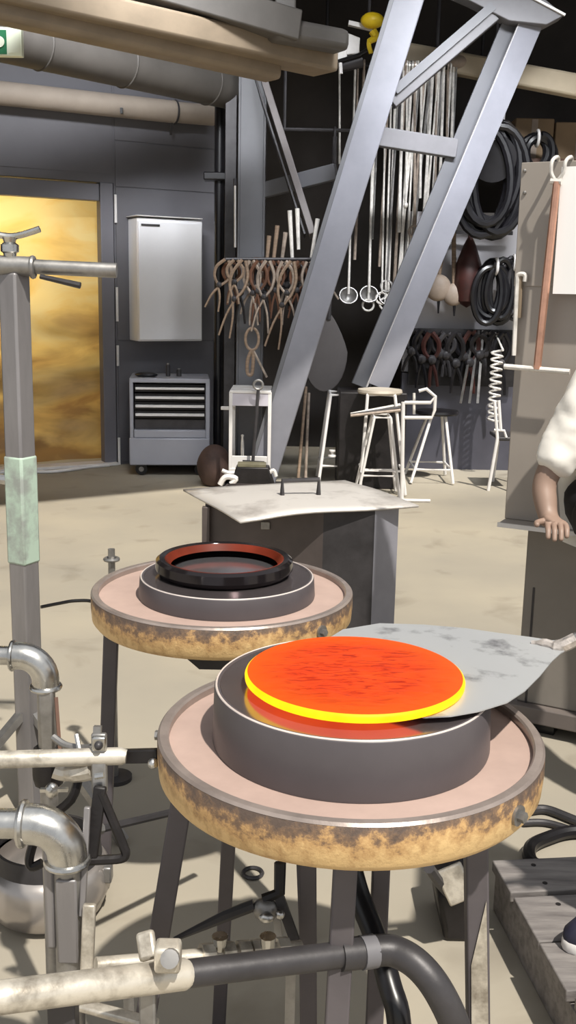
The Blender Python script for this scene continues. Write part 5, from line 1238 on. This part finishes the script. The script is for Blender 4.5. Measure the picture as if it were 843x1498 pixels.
# fingers: each its own short chain rooted in the palm
palm_r = len(J) - 13
def add_fingers(ip, p, dv, sv, dn):
    for i, (o, L) in enumerate(((-0.026, 0.062), (-0.009, 0.070), (0.009, 0.066), (0.025, 0.052))):
        a = p + dv * 0.03 + sv * o; b = a + dv * L * 0.5 + dn * 0.006; c = b + dv * L * 0.25 + dn * L * 0.4
        k = len(J); J.extend([(a, 0.009), (b, 0.0085), (c, 0.007)]); Ed.extend([(ip, k), (k, k + 1), (k + 1, k + 2)])
    a = p + sv * -0.034 - dv * 0.005; b = a - sv * 0.022 + dv * 0.022; c = b + dv * 0.03
    k = len(J); J.extend([(a, 0.011), (b, 0.0095), (c, 0.008)]); Ed.extend([(ip, k), (k, k + 1), (k + 1, k + 2)])
add_fingers(11, V(J[11][0]), V((-0.15, -0.95, -0.05)).normalized(), V((0.98, -0.15, 0)), V((0, 0, -1)))
add_fingers(15, V(J[15][0]), fwd, -rgt, V((0, 0, -1)))
body = skin_obj('body', J, Ed, M_skin, t)
# face and hair
hc = head0 + V((0, 0, 0.10)) + fwd * 0.012
for sg in (-1, 1):
    obj('eye', MB().ball(hc + fwd * 0.082 + rgt * sg * 0.03 + V((0, 0, 0.015)), 0.011, 10), M_black, t)
    obj('ear', MB().ball(hc + rgt * sg * 0.078 - fwd * 0.005, (0.016, 0.022, 0.03), 10), M_skin, t)
obj('nose', MB().ball(hc + fwd * 0.095 - V((0, 0, 0.015)), (0.013, 0.016, 0.022), 10), M_skin, t)
obj('mouth', MB().ball(hc + fwd * 0.085 - V((0, 0, 0.05)), (0.022, 0.012, 0.006), 10), M_red, t)
hr = MB().ball(hc + V((0, 0, 0.035)) - fwd * 0.016, (0.088, 0.098, 0.085), 18)
obj('hair', hr, M_black, t)
for an in (an_r, an_l):
    b = MB().ball((0, 0, 0), (0.048, 0.135, 0.05), 16)
    ry = Matrix((V((fwd.y, -fwd.x, 0)), fwd, V((0, 0, 1)))).transposed()
    b.v = [ry @ V((p.x, p.y + 0.06, max(p.z, -0.03))) + an - V((0, 0, 0.05)) for p in b.v]
    obj('shoe', b, M_black, t, 0, 70)
# shirt and trousers
slv = sh_r.lerp(elb, 0.90)
JS = [(pel + V((0, 0, 0.0)), (0.14, 0.125)), (waist, (0.14, 0.115)), (chest, (0.145, 0.12)), (neck - V((0, 0, 0.03)), 0.075), (sh_r + V((0, 0, 0.01)), 0.080), (sh_r.lerp(elb, 0.45) - rgt * 0.01, 0.070), (slv, (0.062, 0.058)), (sh_l, 0.080), (sh_l.lerp(elb_l, 0.8), 0.06), (pel + rgt * 0.06 + V((0, 0, -0.01)), (0.11, 0.11))]
shirt = skin_obj('shirt', JS, [(0, 1), (1, 2), (2, 3), (2, 4), (4, 5), (5, 6), (2, 7), (7, 8), (0, 9)], M_shirt, t, 3, 0.024)
JT = [(pel - V((0, 0, 0.01)), (0.125, 0.112)), (hip_r + rgt * 0.03, 0.10), (hip_r.lerp(kn_r, 0.5), 0.09), (kn_r, 0.075), (an_r + V((0, 0, 0.05)), 0.058), (hip_l, 0.10), (hip_l.lerp(kn_l, 0.5), 0.09), (kn_l, 0.075), (an_l + V((0, 0, 0.05)), 0.058), (pel + V((0, 0, 0.08)), (0.12, 0.105))]
skin_obj('trousers', JT, [(0, 1), (1, 2), (2, 3), (3, 4), (0, 5), (5, 6), (6, 7), (7, 8), (0, 9)], M_trou, t, 2, 0.015)

# ------------------------------------------------------------------ standing worker who holds the paddle; only a shoe reaches into the picture
base_r = V((sc.x + 0.09, sc.y + 0.03, ZT))
t = thing('person', base_r, 'standing paddle holder at the right whose navy shoe stands on the plank step', 'person')
so_ = obj('sole', loft(MB(), [shoe_loop(0.0, 0.97, 0.95), shoe_loop(0.006, 1.0, 1.0), shoe_loop(0.022, 1.0, 1.0), shoe_loop(0.026, 0.98, 0.97)]), M_whitef, t, 0, 50)
obj('upper', loft(MB(), [shoe_loop(0.024, 0.985, 0.99), shoe_loop(0.040, 0.98, 1.0), shoe_loop(0.056, 0.90, 0.95, -0.012), shoe_loop(0.072, 0.72, 0.84, -0.034), shoe_loop(0.088, 0.54, 0.72, -0.058), shoe_loop(0.102, 0.46, 0.66, -0.068)]), mat('navy_canvas', c8(34, 34, 52), 0.6, 0, 0.15, 20), t, 0, 70)
obj('lace', MB().tube([V((sc.x + 0.09, sc.y + 0.03, ZT + 0.078)) + tdir * 0.03 + tsd * 0.03, V((sc.x + 0.09, sc.y + 0.03, ZT + 0.088)) + tdir * 0.03, V((sc.x + 0.09, sc.y + 0.03, ZT + 0.078)) + tdir * 0.03 - tsd * 0.03], 0.004, 6), M_whitef, t)
for o in list(t.children):
    if o.name.split('.')[0] in ('sole', 'upper', 'lace'):
        c = o.copy(); COL.objects.link(c); c.location = V((0.16, -0.27, 0)); c.parent = t; ORG[c.name] = ORG[o.name]
u_ = tdir; w_ = V((-tdir.y, tdir.x, 0))
ank_r = base_r - u_ * 0.07 + V((0, 0, 0.09)); ank_l = ank_r + V((0.16, -0.27, 0))
pel2 = (ank_r + ank_l) / 2 + V((0.04, 0, 0.82)); 
hip_a = pel2 + (ank_r - ank_l).normalized() * 0.09; hip_b = pel2 - (ank_r - ank_l).normalized() * 0.09
kn_a = hip_a.lerp(ank_r, 0.5) + u_ * 0.03; kn_b = hip_b.lerp(ank_l, 0.5) + u_ * 0.03
ch2 = pel2 + V((0.0, 0, 0.36)) + u_ * 0.03; nk2 = pel2 + V((0, 0, 0.54)) + u_ * 0.05; hd2 = nk2 + V((0, 0, 0.065)) + u_ * 0.02
rr_ = (ank_r - ank_l).normalized()
sa_ = nk2 + rr_ * 0.18 - V((0, 0, 0.05)); sb_ = nk2 - rr_ * 0.18 - V((0, 0, 0.05))
g1, g2 = H0 + hd * 0.13, H0 + hd * 0.40
if (g1 - sa_).length + (g2 - sb_).length > (g2 - sa_).length + (g1 - sb_).length: g1, g2 = g2, g1
el1 = sa_.lerp(g1, 0.5) - V((0, 0, 0.10)) - u_ * 0.04; el2 = sb_.lerp(g2, 0.5) - V((0, 0, 0.10)) - u_ * 0.04
J = [(pel2, (0.13, 0.10)), (pel2.lerp(ch2, 0.5), (0.13, 0.095)), (ch2, (0.15, 0.105)), (nk2, 0.05), (hd2 + V((0, 0, 0.01)), (0.05, 0.055)), (hd2 + V((0, 0, 0.09)), (0.085, 0.10)), (hd2 + V((0, 0, 0.18)), (0.07, 0.08)),
     (sa_, 0.056), (el1, 0.04), (g1.lerp(el1, 0.18), 0.028), (g1 + V((0, 0, 0.020)), (0.03, 0.02)), (sb_, 0.056), (el2, 0.04), (g2.lerp(el2, 0.18), 0.028), (g2 + V((0, 0, 0.020)), (0.03, 0.02)),
     (hip_a, 0.085), (kn_a, 0.058), (ank_r, 0.04), (hip_b, 0.085), (kn_b, 0.058), (ank_l, 0.04)]
Ed = [(0, 1), (1, 2), (2, 3), (3, 4), (4, 5), (5, 6), (2, 7), (7, 8), (8, 9), (9, 10), (2, 11), (11, 12), (12, 13), (13, 14), (0, 15), (15, 16), (16, 17), (0, 18), (18, 19), (19, 20)]
for ip, g in ((10, g1), (14, g2)):
    sdv = hd; ov = (hd.cross(V((0, 0, 1)))).normalized()
    if ov.dot(u_) < 0: ov = -ov
    for k_, o in enumerate((-0.027, -0.009, 0.009, 0.026)):
        a_ = g + sdv * o + ov * 0.016 + V((0, 0, 0.018)); b_ = g + sdv * o + ov * 0.026 - V((0, 0, 0.004)); c_ = g + sdv * o + ov * 0.010 - V((0, 0, 0.022))
        k = len(J); J.extend([(a_, 0.009), (b_, 0.0085), (c_, 0.007)]); Ed.extend([(ip, k), (k, k + 1), (k + 1, k + 2)])
    a_ = g - ov * 0.018 + V((0, 0, 0.012)) + sdv * 0.03; b_ = g - ov * 0.022 - V((0, 0, 0.010)) + sdv * 0.035; c_ = g - ov * 0.004 - V((0, 0, 0.024)) + sdv * 0.03
    k = len(J); J.extend([(a_, 0.011), (b_, 0.0095), (c_, 0.008)]); Ed.extend([(ip, k), (k, k + 1), (k + 1, k + 2)])
skin_obj('body', J, Ed, M_skin, t)
hc2 = hd2 + V((0, 0, 0.10))
for sg in (-1, 1):
    obj('eye', MB().ball(hc2 + u_ * 0.082 + rr_ * sg * 0.03 + V((0, 0, 0.015)), 0.011, 10), M_black, t)
    obj('ear', MB().ball(hc2 + rr_ * sg * 0.078, (0.022, 0.016, 0.03), 10), M_skin, t)
obj('nose', MB().ball(hc2 + u_ * 0.095 - V((0, 0, 0.015)), (0.016, 0.013, 0.022), 10), M_skin, t)
obj('mouth', MB().ball(hc2 + u_ * 0.085 - V((0, 0, 0.05)), (0.012, 0.022, 0.006), 10), M_red, t)
obj('hair', MB().ball(hc2 + V((0, 0, 0.035)) - u_ * 0.016, (0.098, 0.09, 0.085), 18), M_black, t)
JS = [(pel2 + V((0, 0, -0.13)), (0.16, 0.13)), (pel2.lerp(ch2, 0.5), (0.145, 0.11)), (ch2, (0.165, 0.12)), (nk2 - V((0, 0, 0.03)), 0.075), (sa_, 0.075), (sa_.lerp(el1, 0.9), 0.06), (sb_, 0.075), (sb_.lerp(el2, 0.9), 0.06)]
skin_obj('work_shirt', JS, [(0, 1), (1, 2), (2, 3), (2, 4), (4, 5), (2, 6), (6, 7)], mat('grey_work_shirt', c8(120, 120, 126), 0.8, 0, 0.1, 8), t, 2, 0.012)
JT = [(pel2, (0.145, 0.115)), (hip_a, 0.10), (kn_a, 0.078), (ank_r + V((0, 0, 0.02)), 0.062), (hip_b, 0.10), (kn_b, 0.078), (ank_l + V((0, 0, 0.02)), 0.062), (pel2 + V((0, 0, 0.16)), (0.14, 0.11))]
skin_obj('trousers', JT, [(0, 1), (1, 2), (2, 3), (0, 4), (4, 5), (5, 6), (0, 7)], M_trou, t, 2, 0.012)
